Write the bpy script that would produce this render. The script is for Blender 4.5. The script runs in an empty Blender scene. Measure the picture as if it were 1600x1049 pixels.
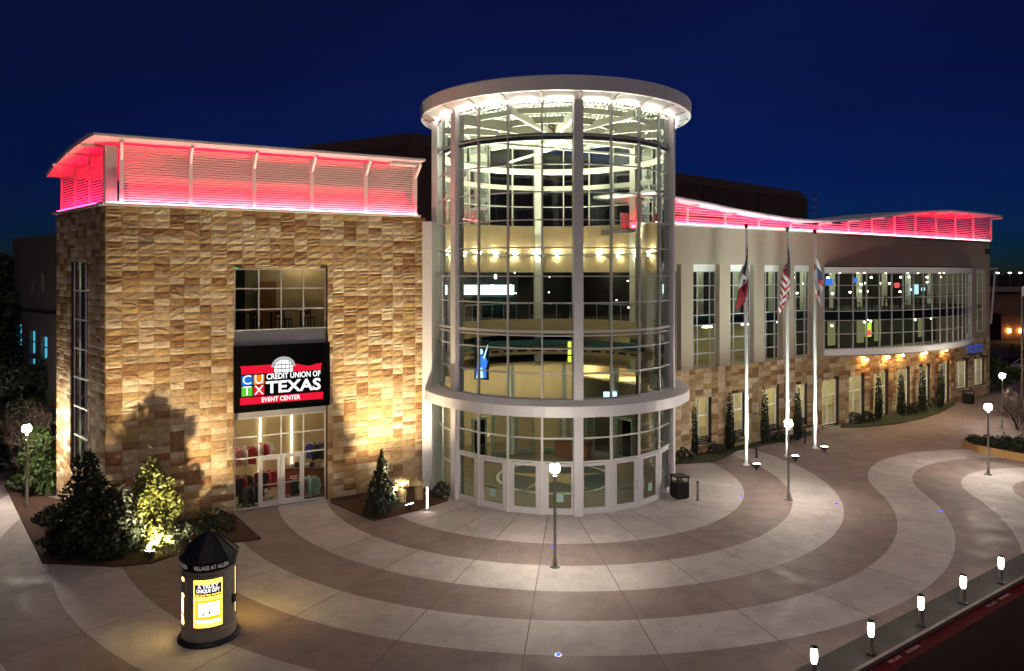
import bpy, math, random
from mathutils import Vector, Matrix
random.seed(7)
PI = math.pi
# ------------------------------------------------------------------ camera, world, sun, exposure
SC = bpy.context.scene
COL = SC.collection
FPX, CX, HY, CH = 1150.0, 800.0, 427.0, 11.3          # focal length and horizon in photo pixels, eye height in metres
cd = bpy.data.cameras.new('camera')
cd.sensor_width = 36.0
cd.lens = 36.0 * FPX / 1600.0
cd.shift_y = -(524.5 - HY) / 1600.0
cd.clip_start = 0.1
cd.clip_end = 2000.0
cam = bpy.data.objects.new('camera', cd)
cam.location = (0, 0, CH)
cam.rotation_euler = (PI / 2, 0, 0)
COL.objects.link(cam)
SC.camera = cam

W = bpy.data.worlds.new('World')
SC.world = W
W.use_nodes = True
wn, wl = W.node_tree.nodes, W.node_tree.links
wn.clear()
sky = wn.new('ShaderNodeTexSky')
sky.sky_type = 'NISHITA'
sky.sun_disc = False
sky.sun_elevation = math.radians(-1.0)
sky.sun_rotation = math.radians(15)
sky.ozone_density = 9.0
sky.air_density = 0.7
sky.dust_density = 0.0
bg = wn.new('ShaderNodeBackground')
bg.inputs['Strength'].default_value = 0.060
wo = wn.new('ShaderNodeOutputWorld')
wt = wn.new('ShaderNodeTexCoord')
wm = wn.new('ShaderNodeMapping')
wm.inputs['Scale'].default_value = (1, 1, 3)
wz = wn.new('ShaderNodeTexNoise')
wz.inputs['Scale'].default_value = 2.2
wz.inputs['Detail'].default_value = 6
wr = wn.new('ShaderNodeMapRange')
wr.inputs['From Min'].default_value = .3
wr.inputs['From Max'].default_value = .7
wr.inputs['To Min'].default_value = .80
wr.inputs['To Max'].default_value = 1.15
wv = wn.new('ShaderNodeVectorMath')
wv.operation = 'SCALE'
wa = wn.new('ShaderNodeVectorMath')
wa.operation = 'ADD'
wa.inputs[1].default_value = (.026, .045, .0)      # thin high haze keeps the night sky from pure blue
wl.new(wt.outputs['Generated'], wm.inputs['Vector'])
wl.new(wm.outputs[0], wz.inputs['Vector'])
wl.new(wz.outputs['Fac'], wr.inputs['Value'])
wl.new(sky.outputs[0], wa.inputs[0])
wl.new(wa.outputs[0], wv.inputs[0])
wl.new(wr.outputs[0], wv.inputs['Scale'])
wl.new(wv.outputs[0], bg.inputs['Color'])
wl.new(bg.outputs[0], wo.inputs['Surface'])

sl = bpy.data.lights.new('dusk_fill', 'SUN')  # soft fill added from behind the camera to lift plaza and walls
sl.energy = 0.33
sl.angle = math.radians(60)
sl.color = (1.0, 0.83, 0.88)
so = bpy.data.objects.new('dusk_fill', sl)
so.rotation_euler = (math.radians(42), 0, math.radians(18))
COL.objects.link(so)

SC.view_settings.view_transform = 'Standard'
SC.view_settings.look = 'None'
SC.view_settings.exposure = 0.5
SC.view_settings.gamma = 1.0
SC.view_settings.use_curve_mapping = False
SC.render.engine = 'CYCLES'
SC.cycles.use_denoising = True
SC.cycles.max_bounces = 7
SC.cycles.diffuse_bounces = 3
SC.cycles.glossy_bounces = 3
SC.cycles.transparent_max_bounces = 24
SC.cycles.transmission_bounces = 4
SC.cycles.sample_clamp_indirect = 4.0
SC.cycles.caustics_reflective = False
SC.cycles.caustics_refractive = False
SC.cycles.use_light_tree = True

# ------------------------------------------------------------------ materials
MATS = {}
def mat(name, color, rough=0.7, metal=0.0, emit=None, estr=0.0, noise=None, bump=None, spec=0.4):
    """noise=(scale, amount) varies the colour, bump=(scale, strength) adds fine relief"""
    if name in MATS:
        return MATS[name]
    m = bpy.data.materials.new(name)
    m.use_nodes = True
    nt = m.node_tree
    b = nt.nodes['Principled BSDF']
    b.inputs['Base Color'].default_value = (*color, 1)
    b.inputs['Roughness'].default_value = rough
    b.inputs['Metallic'].default_value = metal
    b.inputs['Specular IOR Level'].default_value = spec
    if emit:
        b.inputs['Emission Color'].default_value = (*emit, 1)
        b.inputs['Emission Strength'].default_value = estr
    tc = None
    if noise or bump:
        tc = nt.nodes.new('ShaderNodeTexCoord')
    if noise:
        n = nt.nodes.new('ShaderNodeTexNoise')
        n.inputs['Scale'].default_value = noise[0]
        n.inputs['Detail'].default_value = 6
        n.inputs['Roughness'].default_value = 0.65
        nt.links.new(tc.outputs['Object'], n.inputs['Vector'])
        r = nt.nodes.new('ShaderNodeMapRange')
        r.inputs['From Min'].default_value = 0.25
        r.inputs['From Max'].default_value = 0.75
        r.inputs['To Min'].default_value = 1 - noise[1]
        r.inputs['To Max'].default_value = 1 + noise[1]
        nt.links.new(n.outputs['Fac'], r.inputs['Value'])
        mx = nt.nodes.new('ShaderNodeVectorMath')
        mx.operation = 'SCALE'
        mx.inputs[0].default_value = color
        nt.links.new(r.outputs['Result'], mx.inputs['Scale'])
        nt.links.new(mx.outputs[0], b.inputs['Base Color'])
    if bump:
        n2 = nt.nodes.new('ShaderNodeTexNoise')
        n2.inputs['Scale'].default_value = bump[0]
        n2.inputs['Detail'].default_value = 5
        nt.links.new(tc.outputs['Object'], n2.inputs['Vector'])
        bp = nt.nodes.new('ShaderNodeBump')
        bp.inputs['Strength'].default_value = bump[1]
        bp.inputs['Distance'].default_value = 0.05
        nt.links.new(n2.outputs['Fac'], bp.inputs['Height'])
        nt.links.new(bp.outputs[0], b.inputs['Normal'])
    MATS[name] = m
    return m

def emat(name, color, strength):
    if name in MATS:
        return MATS[name]
    m = bpy.data.materials.new(name)
    m.use_nodes = True
    nt = m.node_tree
    nt.nodes.clear()
    e = nt.nodes.new('ShaderNodeEmission')
    e.inputs[0].default_value = (*color, 1)
    e.inputs[1].default_value = strength
    o = nt.nodes.new('ShaderNodeOutputMaterial')
    nt.links.new(e.outputs[0], o.inputs[0])
    MATS[name] = m
    return m

def glass(name, tint, refl=1.0):
    m = bpy.data.materials.new(name)
    m.use_nodes = True
    nt = m.node_tree
    nt.nodes.clear()
    t = nt.nodes.new('ShaderNodeBsdfTransparent')
    t.inputs[0].default_value = (*tint, 1)
    g = nt.nodes.new('ShaderNodeBsdfGlossy')
    g.inputs['Roughness'].default_value = 0.015
    g.inputs['Color'].default_value = (0.9, 0.95, 0.95, 1)
    f = nt.nodes.new('ShaderNodeFresnel')
    f.inputs['IOR'].default_value = 1.5
    ml = nt.nodes.new('ShaderNodeMath')
    ml.operation = 'MULTIPLY'
    ml.use_clamp = True
    ml.inputs[1].default_value = 1.7 * refl
    mx = nt.nodes.new('ShaderNodeMixShader')
    o = nt.nodes.new('ShaderNodeOutputMaterial')
    nt.links.new(f.outputs[0], ml.inputs[0])
    nt.links.new(ml.outputs[0], mx.inputs[0])
    nt.links.new(t.outputs[0], mx.inputs[1])
    nt.links.new(g.outputs[0], mx.inputs[2])
    nt.links.new(mx.outputs[0], o.inputs[0])
    MATS[name] = m
    return m

def stone_material(name, source):
    """split-face limestone; tone from the object's random number or from a face attribute"""
    m = bpy.data.materials.new(name)
    m.use_nodes = True
    nt = m.node_tree
    b = nt.nodes['Principled BSDF']
    b.inputs['Roughness'].default_value = 0.92
    b.inputs['Specular IOR Level'].default_value = 0.15
    if source == 'object':
        s = nt.nodes.new('ShaderNodeObjectInfo')
        out = s.outputs['Random']
    else:
        s = nt.nodes.new('ShaderNodeAttribute')
        s.attribute_name = 'tone'
        out = s.outputs['Fac']
    r = nt.nodes.new('ShaderNodeValToRGB')
    cr = r.color_ramp
    cr.interpolation = 'CONSTANT'
    tones = [(0.0, (.42, .30, .175)), (0.16, (.50, .38, .24)), (0.30, (.36, .24, .125)), (0.42, (.56, .45, .31)), (0.54, (.27, .155, .075)),
             (0.68, (.43, .295, .14)), (0.80, (.36, .265, .165)), (0.88, (.56, .46, .31)), (0.95, (.27, .145, .07))]
    while len(cr.elements) < len(tones):
        cr.elements.new(0.5)
    for e, (p, c) in zip(cr.elements, tones):
        e.position = p
        e.color = (*c, 1)
    nt.links.new(out, r.inputs[0])
    tc = nt.nodes.new('ShaderNodeTexCoord')
    geo = nt.nodes.new('ShaderNodeNewGeometry')
    n = nt.nodes.new('ShaderNodeTexNoise')
    n.inputs['Scale'].default_value = 3.5
    n.inputs['Detail'].default_value = 7
    n.inputs['Roughness'].default_value = 0.7
    nt.links.new(geo.outputs['Position'], n.inputs['Vector'])
    mr = nt.nodes.new('ShaderNodeMapRange')
    mr.inputs['From Min'].default_value = .3
    mr.inputs['From Max'].default_value = .7
    mr.inputs['To Min'].default_value = .74
    mr.inputs['To Max'].default_value = 1.28
    nt.links.new(n.outputs['Fac'], mr.inputs['Value'])
    sc = nt.nodes.new('ShaderNodeVectorMath')
    sc.operation = 'SCALE'
    nt.links.new(r.outputs[0], sc.inputs[0])
    nt.links.new(mr.outputs[0], sc.inputs['Scale'])
    nt.links.new(sc.outputs[0], b.inputs['Base Color'])
    n2 = nt.nodes.new('ShaderNodeTexNoise')
    n2.inputs['Scale'].default_value = 9
    n2.inputs['Detail'].default_value = 8
    n2.inputs['Roughness'].default_value = 0.7
    nt.links.new(geo.outputs['Position'], n2.inputs['Vector'])
    bp = nt.nodes.new('ShaderNodeBump')
    bp.inputs['Strength'].default_value = 0.55
    bp.inputs['Distance'].default_value = 0.06
    nt.links.new(n2.outputs['Fac'], bp.inputs['Height'])
    nt.links.new(bp.outputs[0], b.inputs['Normal'])
    MATS[name] = m
    return m

def concrete_material(name, color, speck):
    m = bpy.data.materials.new(name)
    m.use_nodes = True
    nt = m.node_tree
    b = nt.nodes['Principled BSDF']
    b.inputs['Specular IOR Level'].default_value = 0.35
    geo = nt.nodes.new('ShaderNodeNewGeometry')
    oi = nt.nodes.new('ShaderNodeObjectInfo')
    def noise(scale, det, rough=.6):
        n = nt.nodes.new('ShaderNodeTexNoise')
        n.inputs['Scale'].default_value = scale
        n.inputs['Detail'].default_value = det
        n.inputs['Roughness'].default_value = rough
        nt.links.new(geo.outputs['Position'], n.inputs['Vector'])
        return n.outputs['Fac']
    def rng(o, a, c, lo=.3, hi=.7):
        r = nt.nodes.new('ShaderNodeMapRange')
        r.inputs['From Min'].default_value = lo
        r.inputs['From Max'].default_value = hi
        r.inputs['To Min'].default_value = a
        r.inputs['To Max'].default_value = c
        nt.links.new(o, r.inputs['Value'])
        return r.outputs['Result']
    def mul(a, c):
        x = nt.nodes.new('ShaderNodeMath')
        x.operation = 'MULTIPLY'
        nt.links.new(a, x.inputs[0])
        nt.links.new(c, x.inputs[1])
        return x.outputs[0]
    f = mul(rng(noise(.55, 5), .84, 1.14), rng(noise(38, 4, .75), 1 - speck, 1 + speck))
    f = mul(f, rng(oi.outputs['Random'], .93, 1.06, 0, 1))
    f = mul(f, rng(noise(2.6, 7, .7), .9, 1.08))
    f = mul(f, rng(noise(9, 3, .5), .72, 1.0, .27, .36))
    f = mul(f, rng(noise(.9, 8, .75), .80, 1.0, .34, .46))
    s = nt.nodes.new('ShaderNodeVectorMath')
    s.operation = 'SCALE'
    s.inputs[0].default_value = color
    nt.links.new(f, s.inputs['Scale'])
    nt.links.new(s.outputs[0], b.inputs['Base Color'])
    nt.links.new(rng(noise(1.2, 5), .5, .8), b.inputs['Roughness'])
    bp = nt.nodes.new('ShaderNodeBump')
    bp.inputs['Strength'].default_value = .25
    bp.inputs['Distance'].default_value = .01
    nt.links.new(noise(60, 4), bp.inputs['Height'])
    nt.links.new(bp.outputs[0], b.inputs['Normal'])
    MATS[name] = m
    return m

def flag_material(name, kind):
    """printed cloth; U runs from hoist to fly, V from bottom to top"""
    m = bpy.data.materials.new(name)
    m.use_nodes = True
    nt = m.node_tree
    b = nt.nodes['Principled BSDF']
    b.inputs['Roughness'].default_value = .8
    uv = nt.nodes.new('ShaderNodeUVMap')
    sp = nt.nodes.new('ShaderNodeSeparateXYZ')
    nt.links.new(uv.outputs[0], sp.inputs[0])
    def math_(op, a, v):
        x = nt.nodes.new('ShaderNodeMath')
        x.operation = op
        nt.links.new(a, x.inputs[0])
        if isinstance(v, (int, float)):
            x.inputs[1].default_value = v
        else:
            nt.links.new(v, x.inputs[1])
        return x.outputs[0]
    def mix(f, a, c):
        x = nt.nodes.new('ShaderNodeMix')
        x.data_type = 'RGBA'
        nt.links.new(f, x.inputs[0])
        for s, v in ((x.inputs[6], a), (x.inputs[7], c)):
            if isinstance(v, tuple):
                s.default_value = (*v, 1)
            else:
                nt.links.new(v, s)
        return x.outputs[2]
    U, V = sp.outputs[0], sp.outputs[1]
    red, white, blue = (.24, .008, .016), (.48, .47, .47), (.008, .012, .05)
    if kind == 'three':
        c = mix(math_('GREATER_THAN', V, .5), red, white)
        c = mix(math_('LESS_THAN', U, .36), c, blue)
    elif kind == 'stripes':
        st = math_('MODULO', math_('FLOOR', math_('MULTIPLY', V, 13.0), 0.0), 2.0)
        c = mix(math_('GREATER_THAN', st, .5), red, white)
        can = math_('MULTIPLY', math_('LESS_THAN', U, .42), math_('GREATER_THAN', V, .46))
        vo = nt.nodes.new('ShaderNodeTexVoronoi')
        vo.inputs['Scale'].default_value = 18
        vo.inputs['Randomness'].default_value = 0.1
        nt.links.new(uv.outputs[0], vo.inputs['Vector'])
        star = mix(math_('LESS_THAN', vo.outputs['Distance'], .25), blue, white)
        c = mix(can, c, star)
    else:
        c = mix(math_('LESS_THAN', math_('ABSOLUTE', math_('SUBTRACT', V, .45), 0.0), .07), white, (.4, .03, .04))
        du = math_('POWER', math_('SUBTRACT', U, .45), 2.0)
        dv = math_('POWER', math_('SUBTRACT', V, .62), 2.0)
        c = mix(math_('LESS_THAN', math_('ADD', du, dv), .025), c, (.02, .03, .1))
    nt.links.new(c, b.inputs['Base Color'])
    MATS[name] = m
    return m

mat('white_metal', (.62, .60, .63), .45, noise=(1.5, .05))
mat('white_paint', (.78, .76, .74), .5)
mat('trim_grey', (.40, .39, .42), .45, noise=(2, .06))
mat('mullion', (.50, .485, .52), .4, .2)
mat('mullion_white', (.66, .66, .66), .45)
mat('cream', (.76, .74, .64), .6)
mat('stucco', (.36, .295, .225), .9, noise=(.6, .07), bump=(60, .3))
mat('stucco_grey', (.075, .066, .064), .9, noise=(.5, .1), bump=(50, .3))
mat('plaster_tan', (.52, .38, .22), .8, noise=(.8, .06))
mat('mortar', (.05, .033, .02), .95, noise=(4, .2))
mat('dark_roof', (.055, .035, .032), .8, noise=(.3, .15))
mat('dark_metal', (.018, .018, .022), .45, .4)
mat('black', (.008, .008, .009), .5)
mat('pole_metal', (.30, .29, .28), .35, .7)
mat('steel', (.55, .54, .52), .3, .9)
mat('screen_dark', (.22, .20, .20), .8)
mat('louver', (.80, .76, .76), .5)
mat('asphalt', (.012, .004, .004), .95, noise=(8, .25), bump=(90, .5), spec=.05)
mat('strip_dark', (.032, .031, .030), .75, noise=(1.2, .18), bump=(70, .3))
mat('kerb', (.20, .165, .145), .85, noise=(3, .1))
mat('red_paint', (.05, .001, .003), .85, noise=(3, .35), spec=.05)
mat('mulch', (.055, .025, .014), .98, noise=(14, .5), bump=(30, 1))
mat('soil_dark', (.012, .011, .009), 1, noise=(2, .3))
mat('grass', (.045, .055, .018), 1, noise=(9, .4), bump=(60, 1))
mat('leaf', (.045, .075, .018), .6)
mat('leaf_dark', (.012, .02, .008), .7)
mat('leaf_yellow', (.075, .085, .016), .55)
mat('straw', (.42, .30, .15), .8)
mat('bark', (.06, .04, .028), .9)
mat('tan_wall', (.42, .24, .09), .85, noise=(5, .15))
mat('floor_tan', (.17, .12, .075), .4, noise=(1, .08))
mat('floor_dark', (.03, .05, .05), .3)
mat('carpet', (.05, .04, .035), .95)
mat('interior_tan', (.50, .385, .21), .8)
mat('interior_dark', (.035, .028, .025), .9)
mat('seat_teal', (.03, .10, .11), .7)
mat('wood', (.36, .13, .05), .45, noise=(4, .2))
mat('wood_dark', (.09, .035, .02), .5)
mat('garment_red', (.42, .02, .035), .85)
mat('garment_dark', (.025, .028, .03), .85)
mat('garment_teal', (.30, .48, .44), .85)
mat('garment_white', (.7, .68, .62), .85)
mat('garment_pink', (.65, .25, .3), .85)
mat('garment_green', (.06, .09, .08), .85)
mat('garment_blue', (.04, .06, .45), .7)
mat('kiosk_body', (.27, .235, .19), .55, noise=(6, .15))
mat('car_dark', (.03, .012, .014), .25, .3)
mat('car_white', (.5, .5, .5), .3)
mat('tyre', (.012, .012, .012), .8)
mat('sign_black', (.002, .002, .0025), .6, spec=.05)
mat('far_store', (.16, .085, .05), .9)
glass('glass', (.76, .90, .84))
glass('glass_clear', (.90, .92, .90), .8)
glass('glass_dark', (.55, .72, .68))
stone_material('stone', 'object')
stone_material('stone_mass', 'attr')
concrete_material('concrete_light', (.385, .345, .335), .12)
concrete_material('concrete_tan', (.195, .150, .140), .25)
mat('joint', (.125, .10, .092), .95)
flag_material('flag_three', 'three')
flag_material('flag_stripes', 'stripes')
flag_material('flag_white', 'white')
emat('lamp_white', (1, .90, .74), 440)
emat('bollard_glow', (1, .90, .74), 26)
emat('flood_face', (1, .95, .82), 180)
emat('blue_led', (.008, .05, 1), 2.6)
emat('led_pink', (1, .13, .18), 50)
emat('led_red', (1, .006, .04), 135)
emat('soffit_lamp', (1, .86, .70), 9)
emat('ring_lamp', (1, .88, .64), 90)
emat('panel_lamp', (1, .84, .55), 22)
emat('lower_lamp', (1, .88, .64), 130)
emat('bow_dot_glow', (1, .85, .6), 30)
emat('bar_lamp', (1, .86, .58), 55)
emat('shop_rail', (1, .88, .62), 5)
emat('shop_lamp', (1, .84, .56), 26)
emat('dim_lamp', (.92, 1, .62), 110)
emat('warm_down', (1, .48, .12), 260)
emat('ribbon', (.75, 1, .97), 2.0)
emat('screen_blue', (.04, .17, .75), 1.3)
emat('screen_white', (.55, .78, 1), 1.5)
emat('screen_red', (1, .08, .08), 1.6)
emat('screen_green', (.25, 1, .12), 2.4)
emat('warm_sign', (1, .5, .12), 1.4)
emat('neon_yellow', (.75, .85, .10), 1.2)
emat('exit_green', (.05, 1, .15), 3)
emat('cyan_window', (.06, .42, .62), .75)
emat('green_window', (.5, .40, .18), .45)
emat('sign_white', (1, 1, 1), .95)
emat('sign_red', (.66, .008, .03), .95)
emat('sign_blue', (.012, .14, .52), .95)
emat('sign_orange', (.85, .2, .015), .95)
emat('sign_green', (.10, .48, .04), .95)
emat('sign_grey', (.42, .42, .44), .8)
emat('poster_yellow', (1, .60, .06), 3.2)
emat('poster_bright', (1, .68, .16), 16)
emat('poster_orange', (1, .36, .012), 1.5)
emat('poster_pale', (1, .80, .32), 9)
emat('poster_navy', (.03, .015, .035), .7)
emat('ticket_blue', (.015, .06, .42), .8)
emat('orange_lamp', (1, .42, .1), 30)
emat('far_white', (1, .9, .75), 12)

# ------------------------------------------------------------------ mesh helpers
class MB:
    def __init__(s):
        s.v, s.f, s.uv, s.tone = [], [], None, None
    def quad(s, *p):
        i = len(s.v)
        s.v += [tuple(x) for x in p]
        s.f.append(tuple(range(i, i + len(p))))
        return s
    def box(s, x0, x1, y0, y1, z0, z1):
        i = len(s.v)
        s.v += [(x, y, z) for z in (z0, z1) for x, y in ((x0, y0), (x1, y0), (x1, y1), (x0, y1))]
        s.f += [tuple(i + k for k in f) for f in ((3, 2, 1, 0), (4, 5, 6, 7), (0, 1, 5, 4), (1, 2, 6, 5), (2, 3, 7, 6), (3, 0, 4, 7))]
        return s
    def prism(s, poly, z0, z1):
        """poly counter-clockwise seen from above"""
        i, n = len(s.v), len(poly)
        s.v += [(x, y, z0) for x, y in poly] + [(x, y, z1) for x, y in poly]
        s.f.append(tuple(i + n - 1 - k for k in range(n)))
        s.f.append(tuple(i + n + k for k in range(n)))
        for k in range(n):
            j = (k + 1) % n
            s.f.append((i + k, i + j, i + n + j, i + n + k))
        return s
    def tube(s, a, b, r0, r1=None, n=8):
        r1 = r0 if r1 is None else r1
        a, b = Vector(a), Vector(b)
        d = (b - a).normalized()
        u = d.orthogonal().normalized()
        w = d.cross(u)
        i = len(s.v)
        for p, r in ((a, r0), (b, r1)):
            for k in range(n):
                t = 2 * PI * k / n
                s.v.append(tuple(p + (u * math.cos(t) + w * math.sin(t)) * r))
        for k in range(n):
            j = (k + 1) % n
            s.f.append((i + k, i + j, i + n + j, i + n + k))
        s.f.append(tuple(i + n - 1 - k for k in range(n)))
        s.f.append(tuple(i + n + k for k in range(n)))
        return s
    def bar(s, a, b, w, h):
        """rectangular bar from a to b, w wide across, h high (upright)"""
        a, b = Vector(a), Vector(b)
        d = (b - a).normalized()
        up = Vector((0, 0, 1)) if abs(d.z) < .98 else Vector((0, 1, 0))
        sd = d.cross(up).normalized()
        up = sd.cross(d)
        i = len(s.v)
        for p in (a, b):
            for x, y in ((-1, -1), (1, -1), (1, 1), (-1, 1)):
                s.v.append(tuple(p + sd * (x * w / 2) + up * (y * h / 2)))
        s.f += [tuple(i + k for k in f) for f in ((0, 1, 2, 3), (7, 6, 5, 4), (0, 4, 5, 1), (1, 5, 6, 2), (2, 6, 7, 3), (3, 7, 4, 0))]
        return s
    def lathe(s, prof, n=24, c=(0, 0)):
        i, m = len(s.v), len(prof)
        for k in range(n):
            t = 2 * PI * k / n
            for r, z in prof:
                s.v.append((c[0] + r * math.cos(t), c[1] + r * math.sin(t), z))
        for k in range(n):
            k2 = (k + 1) % n
            for j in range(m - 1):
                s.f.append((i + k * m + j, i + k2 * m + j, i + k2 * m + j + 1, i + k * m + j + 1))
        return s
    def arcbox(s, r0, r1, z0, z1, a0, a1, n=1):
        """ring piece about the local origin; angle 0 faces -Y, positive to +X (degrees)"""
        i = len(s.v)
        for k in range(n + 1):
            t = math.radians(a0 + (a1 - a0) * k / n)
            sx, cy = math.sin(t), -math.cos(t)
            s.v += [(r0 * sx, r0 * cy, z0), (r1 * sx, r1 * cy, z0), (r1 * sx, r1 * cy, z1), (r0 * sx, r0 * cy, z1)]
        for k in range(n):
            p, q = i + 4 * k, i + 4 * k + 4
            for a, b in ((0, 1), (1, 2), (2, 3), (3, 0)):
                s.f.append((p + a, q + a, q + b, p + b))
        s.f.append((i, i + 1, i + 2, i + 3))
        e = i + 4 * n
        s.f.append((e + 3, e + 2, e + 1, e))
        return s
    def mesh(s, name, m, smooth=False):
        me = bpy.data.meshes.new(name)
        me.from_pydata(s.v, [], s.f)
        if m:
            me.materials.append(MATS[m])
        if smooth:
            me.polygons.foreach_set('use_smooth', [True] * len(me.polygons))
        if s.tone is not None:
            at = me.attributes.new('tone', 'FLOAT', 'FACE')
            at.data.foreach_set('value', s.tone)
        if s.uv is not None:
            ul = me.uv_layers.new(name='UVMap')
            for l in me.loops:
                ul.data[l.index].uv = s.uv[l.vertex_index]
        me.update()
        return me
    def build(s, name, m, parent=None, smooth=False, fix=True):
        o = bpy.data.objects.new(name, s.mesh(name, m, smooth))
        COL.objects.link(o)
        o.parent = parent
        return o

def link(name, me, parent=None, loc=(0, 0, 0), rz=0.0, scale=None):
    o = bpy.data.objects.new(name, me)
    COL.objects.link(o)
    o.parent = parent
    o.location = loc
    o.rotation_euler = (0, 0, rz)
    if scale:
        o.scale = scale
    return o

def tag(o, label, cat, group=None, kind=None):
    o['label'] = label
    o['category'] = cat
    if group:
        o['group'] = group
    if kind:
        o['kind'] = kind
    return o

def thing(name, label, cat, loc=(0, 0, 0), rz=0.0, group=None):
    o = bpy.data.objects.new(name, None)
    o.empty_display_size = .2
    COL.objects.link(o)
    o.location = loc
    o.rotation_euler = (0, 0, rz)
    return tag(o, label, cat, group)

def structure(o):
    o['kind'] = 'structure'
    return o

def clone(root, loc, rz=None, label=None):
    r = root.copy()
    COL.objects.link(r)
    r.location = loc
    if rz is not None:
        r.rotation_euler = (0, 0, rz)
    if label:
        r['label'] = label
    for ch in list(root.children):
        c = ch.copy()
        COL.objects.link(c)
        c.parent = r
        for g in list(ch.children):
            d = g.copy()
            COL.objects.link(d)
            d.parent = c
    return r

def G(px, py, z=0.0):
    """ground point seen at a photo pixel"""
    Y = FPX * (CH - z) / (py - HY)
    return Vector(((px - CX) / FPX * Y, Y, z))

class Frame:
    """a vertical plane through two ground points: u along it, v behind it"""
    def __init__(s, p, q):
        s.o = Vector((p.x, p.y))
        d = Vector((q.x - p.x, q.y - p.y))
        s.len = d.length
        s.d = d.normalized()
        s.n = Vector((-s.d.y, s.d.x))
        s.ang = math.atan2(s.d.y, s.d.x)
    def u(s, px, v=0.0):
        k = (px - CX) / FPX
        b = s.o + s.n * v
        return (k * b.y - b.x) / (s.d.x - k * s.d.y)
    def depth(s, u, v=0.0):
        return s.o.y + s.d.y * u + s.n.y * v
    def z(s, py, u, v=0.0):
        return CH + (HY - py) / FPX * s.depth(u, v)
    def world(s, u, v=0.0, z=0.0):
        p = s.o + s.d * u + s.n * v
        return Vector((p.x, p.y, z))

def wall_cells(u0, u1, z0, z1, holes):
    """rectangles left of a wall after cutting holes (ua, ub, za, zb)"""
    us = sorted({u0, u1, *[min(max(h[k], u0), u1) for h in holes for k in (0, 1)]})
    out = []
    for a, b in zip(us, us[1:]):
        if b - a < 1e-6:
            continue
        mid = (a + b) / 2
        cut = sorted((max(h[2], z0), min(h[3], z1)) for h in holes if h[0] < mid < h[1])
        z = z0
        for c, d in cut:
            if c > z + 1e-6:
                out.append((a, b, z, c))
            z = max(z, d)
        if z1 > z + 1e-6:
            out.append((a, b, z, z1))
    return out

def wall(name, m, parent, u0, u1, z0, z1, v0, v1, holes=()):
    b = MB()
    for a, c, e, f in wall_cells(u0, u1, z0, z1, list(holes)):
        b.box(a, c, v0, v1, e, f)
    return b.build(name, m, parent)

def text_mesh(body, size, bold=0.0, space=1.0):
    cu = bpy.data.curves.new('t', 'FONT')
    cu.body = body
    cu.size = size
    cu.offset = bold
    cu.space_character = space
    cu.align_x = 'CENTER'
    cu.align_y = 'CENTER'
    cu.resolution_u = 3
    o = bpy.data.objects.new('t', cu)
    COL.objects.link(o)
    dg = bpy.context.evaluated_depsgraph_get()
    me = bpy.data.meshes.new_from_object(o.evaluated_get(dg))
    vs = [tuple(v.co) for v in me.vertices]
    fs = [tuple(p.vertices) for p in me.polygons]
    bpy.data.objects.remove(o)
    bpy.data.meshes.remove(me)
    bpy.data.curves.remove(cu)
    return vs, fs

def text(name, body, size, m, parent, place, bold=0.0, width=None, space=1.0):
    """place maps flat text coordinates (x, y) to 3D"""
    vs, fs = text_mesh(body, size, bold, space)
    if width:
        w = max(v[0] for v in vs) - min(v[0] for v in vs)
        vs = [(v[0] * width / w, v[1], 0) for v in vs]
    b = MB()
    b.v = [tuple(place(v[0], v[1])) for v in vs]
    b.f = fs
    return b.build(name, m, parent)
# ------------------------------------------------------------------ ground, plaza, kerb, road
TC = Vector((2.35, 40.7))                 # centre of the round tower and of the paving rings
QC = Vector((29.5, 36.5))                 # centre of the counter-curve on the right
QL = (QC - TC).length
RB = [5.6, 10.0, 12.3, 14.6, 16.8, 19.0, 21.3, 23.6, 25.9, 28.2, 30.5, 32.8, 35.1, 37.4, 39.7]
K0, K1 = G(1339, 1049), G(1600, 903)
KD = Vector((K1.x - K0.x, K1.y - K0.y)).normalized()
KN = Vector((-KD.y, KD.x))                # towards the building
KO = Vector((K0.x, K0.y))
KANG = math.atan2(KD.y, KD.x)

structure(MB().quad((-400, -60, -.16), (400, -60, -.16), (400, 900, -.16), (-400, 900, -.16)).build('ground', 'soil_dark'))
def kp(s, t):
    p = KO + KD * s + KN * t
    return (p.x, p.y)
plaza = structure(MB().prism([kp(-40, 1.02), kp(75, 1.02), kp(75, 60), kp(-40, 70)], -.15, 0).build('plaza', 'joint'))

def clip(poly, o, n):
    out = []
    for i, p in enumerate(poly):
        q = poly[(i + 1) % len(poly)]
        dp, dq = (p[0] - o[0]) * n.x + (p[1] - o[1]) * n.y, (q[0] - o[0]) * n.x + (q[1] - o[1]) * n.y
        if dp >= 0:
            out.append(p)
        if (dp >= 0) != (dq >= 0):
            t = dp / (dp - dq)
            out.append((p[0] + (q[0] - p[0]) * t, p[1] + (q[1] - p[1]) * t))
    return out

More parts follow.
